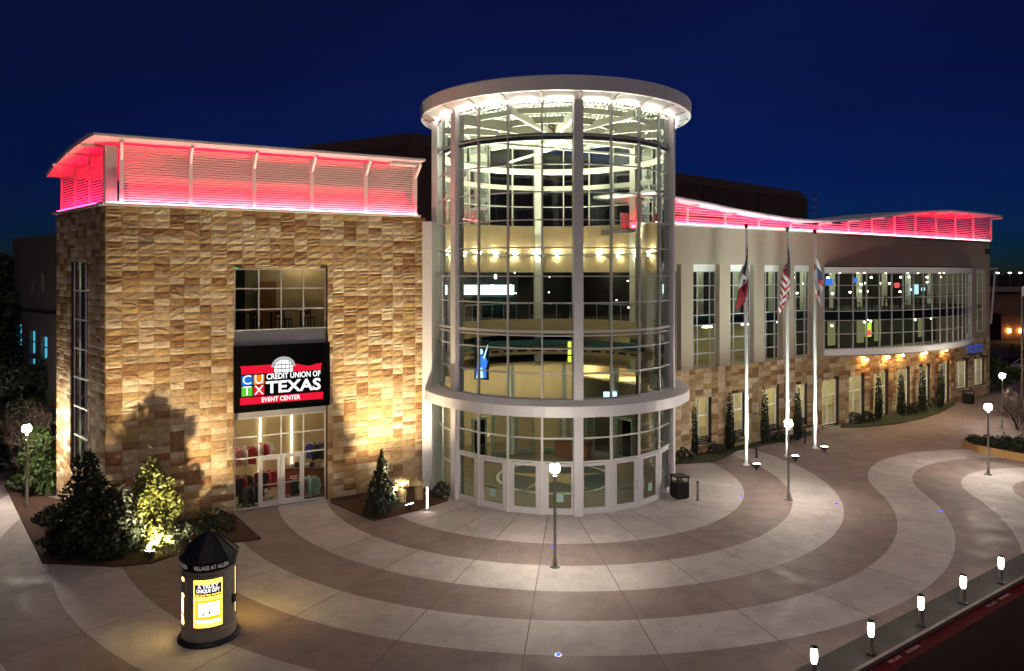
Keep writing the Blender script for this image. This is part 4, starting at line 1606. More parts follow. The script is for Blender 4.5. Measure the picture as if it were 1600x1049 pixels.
p0 = Vector(((92 - CX) / FPX * 40.5, 40.5))
p1 = Vector(((20 - CX) / FPX * 47.5, 47.5))
fw = Frame(Vector((p1.x, p1.y, 0)), Vector((p0.x, p0.y, 0)))
gl = thing('grey_rear_wing', 'dark grey plain wall with blue lit windows beyond the stone corner', 'building', fw.world(0), fw.ang)
fh = []
for px0, px1, y0, y1 in ((26, 34, 507, 540), (46, 55, 517, 553), (64, 74, 526, 562), (26, 34, 546, 580), (46, 55, 560, 592), (64, 74, 570, 605)):
    a, b = fw.u(px0), fw.u(px1)
    fh.append((a, b, fw.z(y1, (a + b) / 2), fw.z(y0, (a + b) / 2)))
for px0, px1, y0, y1 in ((49, 51.5, 440, 457), (65, 69, 425, 458)):
    a, b = fw.u(px0), fw.u(px1)
    fh.append((a, b, fw.z(y1, a), fw.z(y0, a)))
wall('wall', 'stucco_grey', gl, 0, fw.len, 0, 13.5, 0, .3, fh)
MB().box(-.1, fw.len, .31, 9, 13.1, 13.4).build('roof', 'dark_roof', gl)
MB().box(0, fw.len, -.06, -.002, 9.0, 9.12).build('wall_joint', 'dark_metal', gl)
for i, (a, b, c, d) in enumerate(fh):
    w_ = MB().box(a, b, .2, .26, c, d).build('window', 'cyan_window' if i < 6 else 'green_window', gl)
    MB().box(a, b, .14, .19, (c + d) / 2 - .03, (c + d) / 2 + .03).build('window_bar', 'dark_metal', w_)
pt = thing('rooftop_plant', 'dark box on the roof edge behind the left corner with a small warm lamp', 'roof unit', fw.world(fw.len - 2.2, 1.2, 13.42), fw.ang)
MB().box(0, 2.2, 0, 2, 0, 1.6).build('housing', 'dark_roof', pt)
MB().tube((1.7, -.12, .25), (1.7, -.12, .38), .07, n=8).build('lamp', 'orange_lamp', pt)
# ------------------------------------------------------------------ planting beds
def lp(u, v):
    p = LWF.world(u, v)
    return (p.x, p.y)
def rp(u, v):
    p = RWF.world(u, v)
    return (p.x, p.y)
q_ = LDIR.normalized() * 6.2
bed('mulch_bed_corner', gp((6, 757), (66, 881), (180, 887), (240, 881), (300, 858), (408, 843)) + [lp(LWF.u(366) - .05, -.1), lp(-.1, -.1), lp(q_.x - .1, q_.y)], 'mulch')
bed('mulch_bed_entrance', gp((517, 786), (583, 815), (655, 798), (700, 783)) + [lp(LU - .2, -.1), lp(LWF.u(516), -.1)], 'mulch')
def ub(px, v=0):
    return RWF.u(px, v)
bed('planting_strip_near', gp((1046, 727), (1118, 722)) + [rp(ub(1135), -.9), rp(ub(1250), -1.0), rp(ub(1262), -.1), rp(ub(1060), -.1)], 'grass', .05)
bed('planting_strip_far', [rp(ub(1314), -.1)] + [rp(ub(x, -v), -v) for x, v in ((1312, .6), (1350, 1.5), (1400, 2.3), (1440, 2.4), (1470, 1.9), (1492, .9))] + [rp(ub(1492), -.1)], 'grass', .05)

# ------------------------------------------------------------------ plants
def leaf_cloud(b, n, fn, size, rnd, flat=.6):
    for _ in range(n):
        c, out = fn(rnd)
        s = size * rnd.uniform(.6, 1.4)
        d = Vector((rnd.gauss(0, 1), rnd.gauss(0, 1), rnd.gauss(0, 1))).normalized()
        d = (d + Vector(out) * flat).normalized()
        u = d.orthogonal().normalized()
        u.rotate(Matrix.Rotation(rnd.uniform(0, 6.28), 3, d))
        w = d.cross(u)
        i = len(b.v)
        p = Vector(c)
        b.v += [tuple(p - u * s), tuple(p + w * s * .45), tuple(p + u * s), tuple(p - w * s * .45)]
        b.f.append((i, i + 1, i + 2, i + 3))
def cone_fn(h, r, z0=.2, lump=.22, seed=1, top=.9):
    rr = random.Random(seed)
    ph = [rr.uniform(0, 6.28) for _ in range(6)]
    def fn(rnd):
        t = 1 - math.sqrt(rnd.random())           # more leaves low down
        t = min(t * 1.0, .99)
        a = rnd.uniform(0, 2 * PI)
        rad = r * (1 - t) ** top * (1 + lump * math.sin(3 * a + ph[0] + 7 * t) + lump * .8 * math.sin(5 * a + ph[1] - 11 * t)) * (.55 + .45 * min(1, t * 6 + .3))
        rad *= math.sqrt(rnd.uniform(.35, 1.05))
        return (rad * math.cos(a), rad * math.sin(a), z0 + t * (h - z0)), (math.cos(a), math.sin(a), .5)
    return fn
def conifer(name, label, cat, loc, h, r, m, n, size, seed, group=None, lump=.22, top=.9):
    rnd = random.Random(seed)
    t = thing(name, label, cat, loc, rnd.uniform(0, 6), group)
    MB().tube((0, 0, -.05), (0, 0, h * .85), .05 + .012 * h, .015, 7).build('trunk', 'bark', t)
    b = MB()
    leaf_cloud(b, n, cone_fn(h, r, .12, lump, seed, top), size, rnd)
    b.build('crown', m, t)
    return t
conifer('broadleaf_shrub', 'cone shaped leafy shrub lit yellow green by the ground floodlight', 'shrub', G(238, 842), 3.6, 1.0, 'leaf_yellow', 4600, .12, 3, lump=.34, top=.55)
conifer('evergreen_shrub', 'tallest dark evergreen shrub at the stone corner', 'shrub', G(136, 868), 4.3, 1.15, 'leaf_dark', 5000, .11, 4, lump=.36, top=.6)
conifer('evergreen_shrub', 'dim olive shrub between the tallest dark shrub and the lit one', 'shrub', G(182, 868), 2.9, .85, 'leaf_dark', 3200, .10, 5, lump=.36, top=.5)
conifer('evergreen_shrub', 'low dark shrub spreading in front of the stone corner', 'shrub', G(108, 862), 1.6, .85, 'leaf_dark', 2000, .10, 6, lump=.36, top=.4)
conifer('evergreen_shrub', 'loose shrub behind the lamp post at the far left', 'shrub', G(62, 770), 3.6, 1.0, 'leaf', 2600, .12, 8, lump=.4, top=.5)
conifer('small_conifer', 'small dark spruce against the stone wall beside the tower', 'conifer', lp3 if False else G(596, 795), 2.9, .72, 'leaf_dark', 2600, .10, 9, lump=.4, top=1.15)
def mound(name, label, loc, rx, h, m, n, size, seed):
    rnd = random.Random(seed)
    t = thing(name, label, 'shrub', loc)
    def fn(r):
        a = r.uniform(0, 6.283)
        e = r.uniform(0, 1)
        rad = rx * math.sqrt(1 - e * e) * math.sqrt(r.uniform(.5, 1)) * (1 + .25 * math.sin(4 * a + seed))
        return (rad * math.cos(a), rad * math.sin(a), e * h * (1 + .2 * math.sin(5 * a)) + .05), (math.cos(a), math.sin(a), .8)
    b = MB()
    leaf_cloud(b, n, fn, size, rnd)
    b.build('foliage', m, t)
    s = MB()
    for k in range(5):
        a = rnd.uniform(0, 6.28)
        s.tube((0, 0, 0), (rx * .5 * math.cos(a), rx * .5 * math.sin(a), h * .6), .015, .006, 5)
    s.build('stem', 'bark', t)
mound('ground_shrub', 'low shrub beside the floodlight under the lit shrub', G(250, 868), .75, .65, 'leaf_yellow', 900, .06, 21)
mound('ground_shrub', 'low dark shrub at the wall left of the shop doors', G(335, 828), .95, .7, 'leaf_dark', 1100, .07, 22)
mound('ground_shrub', 'low dark shrub in the corner bed behind the kiosk', G(290, 845), .9, .6, 'leaf_dark', 1000, .07, 23)
mound('ground_shrub', 'dark clipped shrub at the tip of the entrance bed', G(588, 806), .62, .85, 'leaf_dark', 1200, .06, 24)
mound('ground_shrub', 'low dark shrub by the tower foot in the entrance bed', G(690, 776), .6, .6, 'leaf_dark', 700, .06, 25)
mound('ground_shrub', 'low dark shrub in the corner bed left of the tallest shrub', G(85, 815), .8, .6, 'leaf_dark', 1100, .08, 26)
for k, (px, py) in enumerate(((1066, 716), (1120, 708), (1222, 690))):
    mound('ground_shrub', f"low dark shrub in the planting strip by the {('first', 'second', 'third')[k]} ground window from the tower", G(px, py), .7, .5, 'leaf_dark', 500, .07, 30 + k)
for k, (px, py) in enumerate(((1334, 660), (1356, 658), (1416, 646), (1432, 643), (1457, 636))):
    mound('ground_shrub', f'low dark shrub under the bowed glass, {ordn[k]} from the flagpoles', G(px, py), .8, .6, 'leaf_dark', 400, .09, 40 + k)

def grass_clump(label, loc, h, seed):
    rnd = random.Random(seed)
    t = thing('ornamental_grass', label, 'grass clump', loc)
    b = MB()
    for k in range(320):
        a = rnd.uniform(0, 6.28)
        lean = rnd.uniform(.05, .42)
        hh = h * rnd.uniform(.6, 1)
        bx, by = rnd.gauss(0, .06), rnd.gauss(0, .06)
        w = rnd.uniform(.006, .014)
        ca, sa = math.cos(a), math.sin(a)
        pts = [(bx + ca * lean * hh * s * s, by + sa * lean * hh * s * s, hh * s * (1 - .12 * s)) for s in (0, .4, .75, 1)]
        i = len(b.v)
        for j, p in enumerate(pts):
            ww = w * (1 - j / 4)
            b.v += [(p[0] - sa * ww, p[1] + ca * ww, p[2]), (p[0] + sa * ww, p[1] - ca * ww, p[2])]
        for j in range(3):
            b.f.append((i + 2 * j, i + 2 * j + 1, i + 2 * j + 3, i + 2 * j + 2))
    b.build('blades', 'straw', t)
    b = MB()
    for k in range(70):
        a = rnd.uniform(0, 6.28)
        lean = rnd.uniform(.05, .35)
        p = Vector((math.cos(a) * lean * h, math.sin(a) * lean * h, h * rnd.uniform(.85, 1.1)))
        b.tube(p, p + Vector((math.cos(a) * .05, math.sin(a) * .05, .14)), .016, .004, 4)
    b.build('plumes', 'straw', t)
grass_clump('pale dry grass clump glowing right behind the entrance floodlight', G(628, 786), .95, 51)
grass_clump('dry grass clump between the floodlight and the lit bollard', G(656, 782), .85, 52)
grass_clump('dim dry grass clump beside the small dark spruce', G(614, 790), .75, 53)

for k, (px, py, ty) in enumerate(((1083, 711, 622), (1141, 703, 612), (1195, 694, 607), (1246, 688, 602), (1373, 655, 582), (1408, 650, 578), (1441, 643, 572), (1470, 636, 566))):
    p = G(px, py)
    h = (py - ty) / FPX * p.y
    conifer('column_cypress', f"narrow dark cypress at the long wing's wall, {ordn[k]} from the tower", 'cypress', p, h, .30, 'leaf_dark', 1100, .085, 60 + k, 'cypresses along the long wing', lump=.12, top=.35)

def leafy_tree(name, label, loc, h, r, m, n, size, seed, low=.25):
    rnd = random.Random(seed)
    t = thing(name, label, 'tree', loc)
    tr = MB()
    tr.tube((0, 0, -.1), (0, 0, h * .5), .03 * h, .018 * h, 8)
    cl = []
    for k in range(14):
        a = rnd.uniform(0, 6.28)
        rad = r * rnd.uniform(.2, .75)
        z = h * rnd.uniform(low + .12, .88)
        c = Vector((rad * math.cos(a), rad * math.sin(a), z))
        cl.append((c, r * rnd.uniform(.3, .55)))
        tr.tube((0, 0, h * rnd.uniform(.2, .5)), c, .010 * h, .003 * h, 5)
    tr.build('trunk', 'bark', t)
    def fn(rn):
        c, rr = rn.choice(cl)
        d = Vector((rn.gauss(0, 1), rn.gauss(0, 1), rn.gauss(0, .8))).normalized()
        p = c + d * rr * rn.random() ** .4
        return tuple(p), tuple(d)
    b = MB()
    leaf_cloud(b, n, fn, size, rnd, .3)
    b.build('crown', m, t)
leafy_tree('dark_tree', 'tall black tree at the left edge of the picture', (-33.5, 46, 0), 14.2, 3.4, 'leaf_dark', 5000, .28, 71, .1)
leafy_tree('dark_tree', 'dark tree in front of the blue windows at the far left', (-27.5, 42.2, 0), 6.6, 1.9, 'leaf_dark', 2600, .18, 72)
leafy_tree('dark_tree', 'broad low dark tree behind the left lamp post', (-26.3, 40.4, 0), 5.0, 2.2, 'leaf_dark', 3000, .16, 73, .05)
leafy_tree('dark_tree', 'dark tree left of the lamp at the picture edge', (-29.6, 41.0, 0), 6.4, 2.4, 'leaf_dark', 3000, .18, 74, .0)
leafy_tree('dark_tree', 'round dark tree beside the far corner of the long wing', G(1562, 612), 3.4, 1.9, 'leaf', 2600, .15, 75, .02)

def bare_bush(label, loc, h, seed, spread=.6):
    rnd = random.Random(seed)
    t = thing('bare_shrub', label, 'shrub', loc)
    b = MB()
    def grow(p, d, ln, r, depth):
        q = p + d * ln
        b.tube(p, q, r, r * .65, 4)
        if depth == 0:
            return
        for _ in range(3):
            e = (d + Vector((rnd.gauss(0, spread), rnd.gauss(0, spread), rnd.gauss(.1, .35)))).normalized()
            grow(p + d * ln * rnd.uniform(.55, 1), e, ln * rnd.uniform(.6, .85), r * .6, depth - 1)
    stems = MB()
    for k in range(7):
        a = rnd.uniform(0, 6.28)
        grow(Vector((0, 0, 0)), Vector((math.cos(a) * .45, math.sin(a) * .45, 1)).normalized(), h * .34, .022 * h / 2, 4)
    b.build('branches', 'bark', t)
bare_bush('bare brown shrub at the right picture edge behind the lamps', G(1590, 672), 3.6, 81)
bare_bush('bare shrub beside the bare one at the right edge, nearer the path', G(1606, 690), 3.0, 82)
bare_bush('leafless shrub in front of the blue lit windows', (-25.6, 38.9, 0), 5.2, 83, .35)

# planter on the right
pa, pb, pc, pd = [Vector((p.x, p.y)) for p in (G(1504, 697), G(1527, 708), G(1650, 733), G(1650, 692))]
pw = thing('stone_planter', 'low tan block wall planter at the right edge of the plaza', 'planter')
for s_, e_ in ((pa, pb), (pb, pc), (pd, pa)):
    d = e_ - s_
    n = max(1, round(d.length / .8))
    nrm = Vector((-d.y, d.x)).normalized()
    for k in range(n):
        a, b2 = s_ + d * (k / n), s_ + d * ((k + 1) / n)
        g = d.normalized() * .008
        MB().prism([tuple(a + g), tuple(b2 - g), tuple(b2 - g + nrm * .35), tuple(a + g + nrm * .35)], 0, .44 + random.uniform(-.006, .006)).build('block', 'tan_wall', pw)
cen = (pa + pb + pc + pd) / 4
MB().prism([tuple(p + (cen - p).normalized() * .5) for p in (pa, pb, pc, pd)], 0, .36).build('soil', 'mulch', pw)
def planter_fn(rn):
    u, v = rn.random(), rn.random()
    a = pa.lerp(pd, u)
    c = pb.lerp(pc, u)
    p = a.lerp(c, .15 + .7 * v)
    return (p.x, p.y, .4 + abs(rn.gauss(0, .14)) + .15 * math.sin(p.x * 3) ** 2), (0, 0, 1)
hb = MB()
leaf_cloud(hb, 5000, planter_fn, .08, random.Random(90))
ho = hb.build('ground_cover', 'leaf_dark')
tag(ho, 'low dark ground cover filling the tan planter', 'ground cover', kind='stuff')

# ------------------------------------------------------------------ lamp posts
def lamp_post(label, loc):
    t = thing('lamp_post', label, 'lamp post', loc, 0, 'plaza lamp posts')
    MB().lathe([(.01, .05), (.20, .05), (.20, .0), (.0, 0)], 16).build('base_plate', 'pole_metal', t)
    for k in range(4):
        a = PI / 4 + k * PI / 2
        MB().tube((.14 * math.cos(a), .14 * math.sin(a), .05), (.14 * math.cos(a), .14 * math.sin(a), .09), .025, n=6).build('bolt', 'steel', t)
    MB().lathe([(.085, .05), (.075, .3), (.06, .32), (.052, 3.45), (.07, 3.47), (.07, 3.53), (.0, 3.53)], 12).build('pole', 'pole_metal', t, True)
    h = MB().lathe([(.0, 3.53), (.07, 3.56), (.09, 3.62), (.09, 3.64), (.0, 3.64)], 16).build('lamp_dish', 'pole_metal', t)
    MB().lathe([(.0, 3.645), (.13, 3.645), (.175, 3.70), (.19, 3.80), (.175, 3.90), (.11, 3.97), (.0, 3.98)], 20).build('lens', 'lamp_white', h)
    bm = bpy.data.lights.new('lamp_beam', 'SPOT')
    bm.energy, bm.color, bm.spot_size, bm.spot_blend, bm.shadow_soft_size = 430, (1, .90, .72), math.radians(128), .55, .12
    bo = bpy.data.objects.new('lamp_beam', bm)
    COL.objects.link(bo)
    bo.parent = h
    bo.location = (0, 0, 3.36)
    for k in range(0):
        a = k * PI / 2 + .4
        MB().tube((.22 * math.cos(a), .22 * math.sin(a), 3.64), (.22 * math.cos(a), .22 * math.sin(a), 4.0), .01, n=5).build('guard_rod', 'pole_metal', h)
    MB().lathe([(.0, 4.05), (.10, 4.02), (.11, 3.985), (.0, 3.985)], 16).build('cap', 'pole_metal', h)
    return t
lamp_post('lamp post standing right in front of the tower doors', G(867, 886))
lamp_post('lamp post on the plaza in front of the flagpoles', G(1232, 781))
lamp_post('lamp post beside the tan planter on the right', G(1544, 742))
lamp_post('farthest lamp post, on the path beyond the tan planter', G(1566, 669))
lamp_post('lamp post in the mulch bed at the far left', G(42, 793))

# ------------------------------------------------------------------ light bollards on the kerb strip
for k, (px, py) in enumerate(((1272, 1066), (1361, 1022), (1439, 978), (1505, 943), (1564, 911))):
    t = thing('light_bollard', ('glowing bollard cut by the bottom picture edge', 'second glowing bollard along the red kerb, counted from the bottom edge', 'middle of the five glowing bollards along the red kerb', 'fourth glowing bollard along the red kerb, counted from the bottom edge', 'farthest of the five glowing bollards along the red kerb')[k], 'bollard light', G(px, py), 0, 'light bollards along the kerb')
    MB().lathe([(.0, .03), (.14, .03), (.14, .004), (.0, .004)], 14).build('base_plate', 'dark_metal', t)
    for j in range(3):
        a = j * 2.09 + .3
        MB().tube((.11 * math.cos(a), .11 * math.sin(a), .03), (.11 * math.cos(a), .11 * math.sin(a), .07), .018, n=6).build('bolt', 'steel', t)
    MB().lathe([(.0, .53), (.075, .53), (.075, .03), (.0, .03)], 14).build('post', 'steel', t, False)
    MB().lathe([(.0, .535), (.06, .54), (.085, .60), (.092, .74), (.085, .88), (.06, .94), (.0, .95)], 18).build('lens', 'bollard_glow', t)
    MB().lathe([(.0, .955), (.10, .955), (.08, 1.02), (.0, 1.03)], 14).build('cap', 'dark_metal', t)

# ------------------------------------------------------------------ blue in-ground lights
for lb, px, py in (('tiny blue ground light right behind the pole in front of the tower doors', 865, 855), ('tiny blue ground light in the front paving ring at the bottom', 872, 1024), ('tiny blue ground light beside the trash can at the inner ring', 1158, 776), ('tiny blue ground light right of the middle lamp post', 1307, 788), ('tiny blue ground light farthest right on the curved paving', 1470, 799)):
    p = G(px, py)
    t = thing('ground_marker_light', lb, 'ground light', (p.x, p.y, .006), 0, 'blue ground lights')
    MB().lathe([(.0, .012), (.10, .012), (.11, .0), (.0, 0)], 12).build('rim', 'steel', t)
    MB().lathe([(.0, .018), (.04, .03), (.085, .016), (.085, .0125), (.0, .0125)], 10).build('lens', 'blue_led', t)

# ------------------------------------------------------------------ floodlights
def flood(label, loc, target, watts, color, angle, face='flood_face', blend=.6):
    t = thing('floodlight', label, 'floodlight', loc, 0, 'ground floodlights')
    loc = Vector(loc)
    d = Vector(target) - (loc + Vector((0, 0, .3)))
    rz = math.atan2(-d.x, d.y)
    pitch = math.atan2(d.z, math.hypot(d.x, d.y))
    t.rotation_euler = (0, 0, rz)
    MB().box(-.05, .05, -.05, .05, 0, .16).build('stake', 'dark_metal', t)
    MB().box(-.19, -.17, -.03, .03, .14, .34).box(.17, .19, -.03, .03, .14, .34).box(-.17, .17, -.03, .03, .14, .16).build('yoke', 'dark_metal', t)
    hs = MB()
    hs.box(-.165, .165, -.08, .05, -.13, .13)
    h = hs.build('housing', 'dark_metal', t)
    h.location = (0, 0, .28)
    h.rotation_euler = (pitch, 0, 0)
    MB().box(-.15, .15, .052, .058, -.115, .115).build('lens', face, h)
    sp_ = bpy.data.lights.new('flood_beam', 'SPOT')
    sp_.energy = watts
    sp_.color = color
    sp_.spot_size = math.radians(angle)
    sp_.spot_blend = blend
    sp_.shadow_soft_size = .12
    lo = bpy.data.objects.new('flood_beam', sp_)
    COL.objects.link(lo)
    lo.parent = h
    lo.location = (0, .09, 0)
    lo.rotation_euler = (PI / 2, 0, 0)
    return t
wallc = (1, .78, .48)
flood('floodlight in the corner bed under the yellow lit shrub', G(234, 876), LWF.world(4.2, 0, 7.2), 9000, wallc, 135, blend=.9)
flood('floodlight in the entrance bed beside the tower', G(640, 799), LWF.world(LU - 3.4, 0, 8.2), 5200, wallc, 112, blend=.9)
polec = (.82, 1, .90)
poles = [(1166, 727), (1230, 714), (1273, 701)]
for k, (px, py) in enumerate(((1182, 734), (1243, 721), (1288, 706))):
    b = G(*poles[k])
    flood(('floodlight at the foot of the flagpole nearest the tower', 'floodlight at the foot of the middle flagpole', 'floodlight at the foot of the flagpole farthest from the tower')[k], G(px, py), (b.x, b.y, 9.5), 5200, polec, 78, blend=1.0)

# ------------------------------------------------------------------ flagpoles and flags
def flag_mesh(w, h, seed, side):
    rnd = random.Random(seed)
    b = MB()
    b.uv = []
    nu, nv = 36, 20
    ph = rnd.uniform(0, 6)
    for j in range(nv + 1):
        t = j / nv                              # 0 bottom .. 1 top
        for i in range(nu + 1):
            s = i / nu
            drop = s * w * (.66 + .06 * t)
            x = .05 + side * s * .6 * (.35 + .65 * (1 - t)) + .24 * min(1, 1.6 * (1 - t + s * .6)) * math.sin(7 * s + ph + 3 * t)
            y = .13 * math.sin(s * 15 + ph + 2.2 * t) * (.25 + s) + .10 * math.sin(7 * t + 6 * s + ph) * s
            x += .10 * math.cos(s * 13 + ph + 3 * t) * min(1, 2 * s)
            z = -(1 - t) * h * (1 - .12 * s) - drop + (.0 if i else 0)
            b.v.append((x, y, z))
            b.uv.append((s, t))
    for j in range(nv):
        for i in range(nu):
            k = j * (nu + 1) + i
            b.f.append((k, k + 1, k + nu + 2, k + nu + 1))
    return b
fn_ = [('flag_three', 'limp blue white and red flag on the flagpole nearest the tower'), ('flag_stripes', 'limp flag with red and white stripes on the middle flagpole'), ('flag_white', 'limp white flag on the flagpole farthest from the tower')]
pn = ['tall white flagpole nearest the tower', 'middle one of three tall white flagpoles', 'tall white flagpole farthest from the tower']
mat('pole_white', (.72, .76, .74), .4)
for k, (px, py) in enumerate(poles):
    p = G(px, py)
    top = CH + (HY - (358, 363, 366)[k]) / FPX * p.y
    t = thing('flagpole', pn[k], 'flagpole', p, 0, 'flagpoles in front of the long wing')
    MB().lathe([(.0, .12), (.16, .10), (.22, .0), (.0, .0)], 16).build('base_collar', 'pole_white', t, True)
    MB().lathe([(.095, .1), (.09, top * .4), (.05, top), (.0, top)], 12).build('pole', 'pole_white', t, True)
    MB().lathe([(.0, top), (.05, top + .01), (.11, top + .10), (.13, top + .19), (.11, top + .28), (.0, top + .33)], 12).build('finial', 'dark_metal', t, True)
    MB().tube((.10, -.05, 1.2), (.07, -.04, top - .15), .008, n=4).build('halyard', 'pole_white', t)
    f = flag_mesh((3.3, 3.4, 3.1)[k], (2.2, 2.3, 2.1)[k], 5 + k, (-1, -.75, .55)[k]).build('flag', fn_[k][0], None, True)
    f.location = (p.x, p.y - .10, top - .85)
    if k == 0:
        f.rotation_euler = (0, 0, math.radians(8))
    tag(f, fn_[k][1], 'flag', 'flags on the flagpoles')

# ------------------------------------------------------------------ trash cans, posts, benches
def trash_can(label, loc, rz, s=1.0):
    t = thing('trash_can', label, 'trash can', loc, rz, 'trash cans at the walls')
    MB().box(-.32, .32, -.32, .32, .06, .82).build('body', 'dark_metal', t)
    for x in (-.335, .335):
        for k in range(7):
            y = -.3 + .1 * k
            MB().box(min(x, x * .96), max(x, x * .96), y - .035, y + .035, .08, .80).build('slat', 'black', t)
    for y in (-.335, .335):
        for k in range(7):
            x = -.3 + .1 * k
            MB().box(x - .035, x + .035, min(y, y * .96), max(y, y * .96), .08, .80).build('slat', 'black', t)
    for x in (-.3, .3):
        for y in (-.3, .3):
            MB().box(x - .025, x + .025, y - .025, y + .025, .821, 1.08).build('corner_post', 'dark_metal', t)
    MB().prism([(-.36, -.36), (.36, -.36), (.36, .36), (-.36, .36)], 1.081, 1.14).build('lid', 'dark_metal', t)
    MB().box(-.28, .28, -.28, .28, 0, .059).build('foot', 'black', t)
trash_can('black slatted trash can right beside the tower entrance', G(1062, 778), .35)
trash_can('black trash can under the ticket windows', G(1513, 631), RWF.ang)
t = thing('plain_post', 'short plain grey post beside the near trash can', 'bollard', G(1090, 783))
MB().lathe([(.0, .93), (.06, .93), (.065, .90), (.065, 0), (.0, 0)], 14).build('post', 'pole_metal', t)
MB().lathe([(.0, .98), (.05, .975), (.07, .96), (.07, .931), (.0, .931)], 14).build('cap', 'dark_metal', t)
t = thing('strip_light_bollard', 'slim bollard with a bright vertical strip in the entrance bed', 'bollard light', G(668, 798))
MB().box(-.07, .07, -.05, .09, 0, 1.2).build('post', 'pole_metal', t)
MB().box(-.035, .015, -.062, -.0505, .12, 1.12).build('light_strip', 'bollard_glow', t)
MB().box(-.09, .09, -.07, .11, 1.202, 1.23).build('cap', 'steel', t)
for lb, px, py in (('short black post light at the foot of the first flagpole', 1182, 716), ('short black post light near the middle flagpole', 1258, 694)):
    t = thing('path_post', lb, 'bollard', G(px, py), 0, 'black path posts')
    MB().lathe([(.0, .75), (.06, .75), (.06, .0), (.0, 0)], 12).build('post', 'dark_metal', t)
    MB().lathe([(.0, .92), (.09, .90), (.10, .84), (.10, .76), (.0, .76)], 12).build('head', 'black', t)
def bench(label, loc, rz):
    t = thing('park_bench', label, 'bench', loc, rz, 'benches by the long wing')
    for k in range(5):
        y = -.22 + .11 * k
        MB().box(-.95, .95, y - .045, y + .045, .42, .45).build('seat_slat', 'dark_metal', t)
    for k in range(4):
        z = .52 + .12 * k
        MB().box(-.95, .95, .25 + .04 * k, .28 + .04 * k, z, z + .09).build('back_slat', 'dark_metal', t)
    for x in (-.85, .85):
        MB().box(x - .03, x + .03, -.25, .25, .36, .415).build('seat_bearer', 'dark_metal', t)
        MB().box(x - .03, x + .03, -.22, -.17, 0, .36).build('leg', 'dark_metal', t)
        MB().box(x - .03, x + .03, .2, .25, 0, .36).build('leg', 'dark_metal', t)
        MB().bar((x, .30, .40), (x, .47, 1.0), .05, .04).build('back_support', 'dark_metal', t)
        MB().box(x - .03, x + .03, -.24, .28, .62, .66).build('armrest', 'dark_metal', t)
bench('dark metal bench under the first ground window from the tower', G(1099, 709), RWF.ang)
bench('dark metal bench under the second ground window from the tower', G(1152, 699), RWF.ang)
bench('dark metal bench under the third ground window from the tower', G(1214, 687), RWF.ang)
bench('dark metal bench under the fourth ground window from the tower', G(1256, 677), RWF.ang)

# ------------------------------------------------------------------ advertising kiosk
kz = G(327, 992)
ks = thing('advertising_kiosk', 'round kiosk with cone roof and glowing yellow posters on the plaza', 'kiosk', kz)
MB().lathe([(.0, .13), (.86, .13), (.92, .06), (.92, .0), (.0, .0)], 40).build('base', 'dark_metal', ks)
MB().lathe([(.0, .131), (.80, .131), (.80, .42), (.76, .46), (.76, 2.12), (.79, 2.14), (.79, 2.24), (.0, 2.24)], 40).build('body', 'kiosk_body', ks)
MB().lathe([(.0, 2.241), (.80, 2.241), (.80, 2.52), (.0, 2.52)], 40).build('name_band', 'dark_metal', ks)
rfk = MB()
n = 12
prof = [(.88, 2.50), (.89, 2.56), (.48, 2.95), (.20, 3.22), (.10, 3.27), (.0, 3.28)]
rfk.lathe(prof, n)
rfk.lathe([(.0, 2.50), (.88, 2.50)], n)
rr_ = rfk.build('roof', 'black', ks)
for k in range(n):
    a = 2 * PI * k / n
    MB().bar((.88 * math.cos(a), .88 * math.sin(a), 2.575), (.2 * math.cos(a), .2 * math.sin(a), 3.235), .03, .03).build('roof_seam', 'dark_metal', rr_)
MB().lathe([(.0, 3.27), (.06, 3.29), (.03, 3.38), (.05, 3.44), (.0, 3.52)], 10).build('finial', 'dark_metal', ks)
def kpol(r, a, z):
    t = math.radians(a)
    return (r * math.sin(t), -r * math.cos(t), z)
FA = 22.4 + 4                                  # the kiosk's front poster looks at the camera side
FA = -22.5 + 42
for ca, nm in ((FA, 'front'), (FA - 92, 'side'), (FA + 128, 'rear')):
    fr = MB()
    fr.arcbox(.765, .80, .52, 2.08, ca - 36, ca - 31, 2).arcbox(.765, .80, .52, 2.08, ca + 31, ca + 36, 2)
    fr.arcbox(.765, .80, .52, .58, ca - 31, ca + 31, 10).arcbox(.765, .80, 2.02, 2.08, ca - 31, ca + 31, 10)
    fo = fr.build('poster_frame', 'kiosk_body', ks)
    MB().arcbox(.762, .775, .58, 2.02, ca - 31, ca + 31, 14).build('poster', 'poster_yellow' if nm == 'front' else 'poster_bright', fo)
    if nm == 'rear':
        continue
    MB().arcbox(.776, .779, 1.50, 1.88, ca - 29, ca + 29, 14).build('poster_print', 'poster_navy', fo)
    MB().arcbox(.776, .779, .70, 1.40, ca - 28, ca + 28, 14).build('poster_print', 'poster_orange', fo)
    MB().arcbox(.780, .782, .92, 1.32, ca - 20, ca + 25, 10).build('poster_print', 'poster_pale', fo)
    MB().arcbox(.780, .782, .72, .80, ca - 26, ca + 26, 10).build('poster_print', 'poster_pale', fo)
    for ox, oz in ((-10, .98), (3, 1.02)):
        MB().arcbox(.783, .784, oz - .05, oz + .05, ca + ox - 2.5, ca + ox + 2.5, 3).build('poster_print', 'garment_dark', fo)
    if nm == 'front':
        def kt(zc, r=.783):
            return lambda x, y: kpol(r, FA + math.degrees(x / .78), zc + y)
        text('lettering', 'A TRULY', .15, 'sign_white', fo, kt(1.81), bold=.006)
        text('lettering', 'UNIQUE GIFT', .145, 'sign_white', fo, kt(1.68), bold=.006, width=.68)
        text('lettering', 'Gift Cards Now Available', .085, 'poster_yellow', fo, kt(1.56), width=.74)
mat('letter_pale', (.55, .52, .48), .6, emit=(.5, .46, .42), estr=.35)
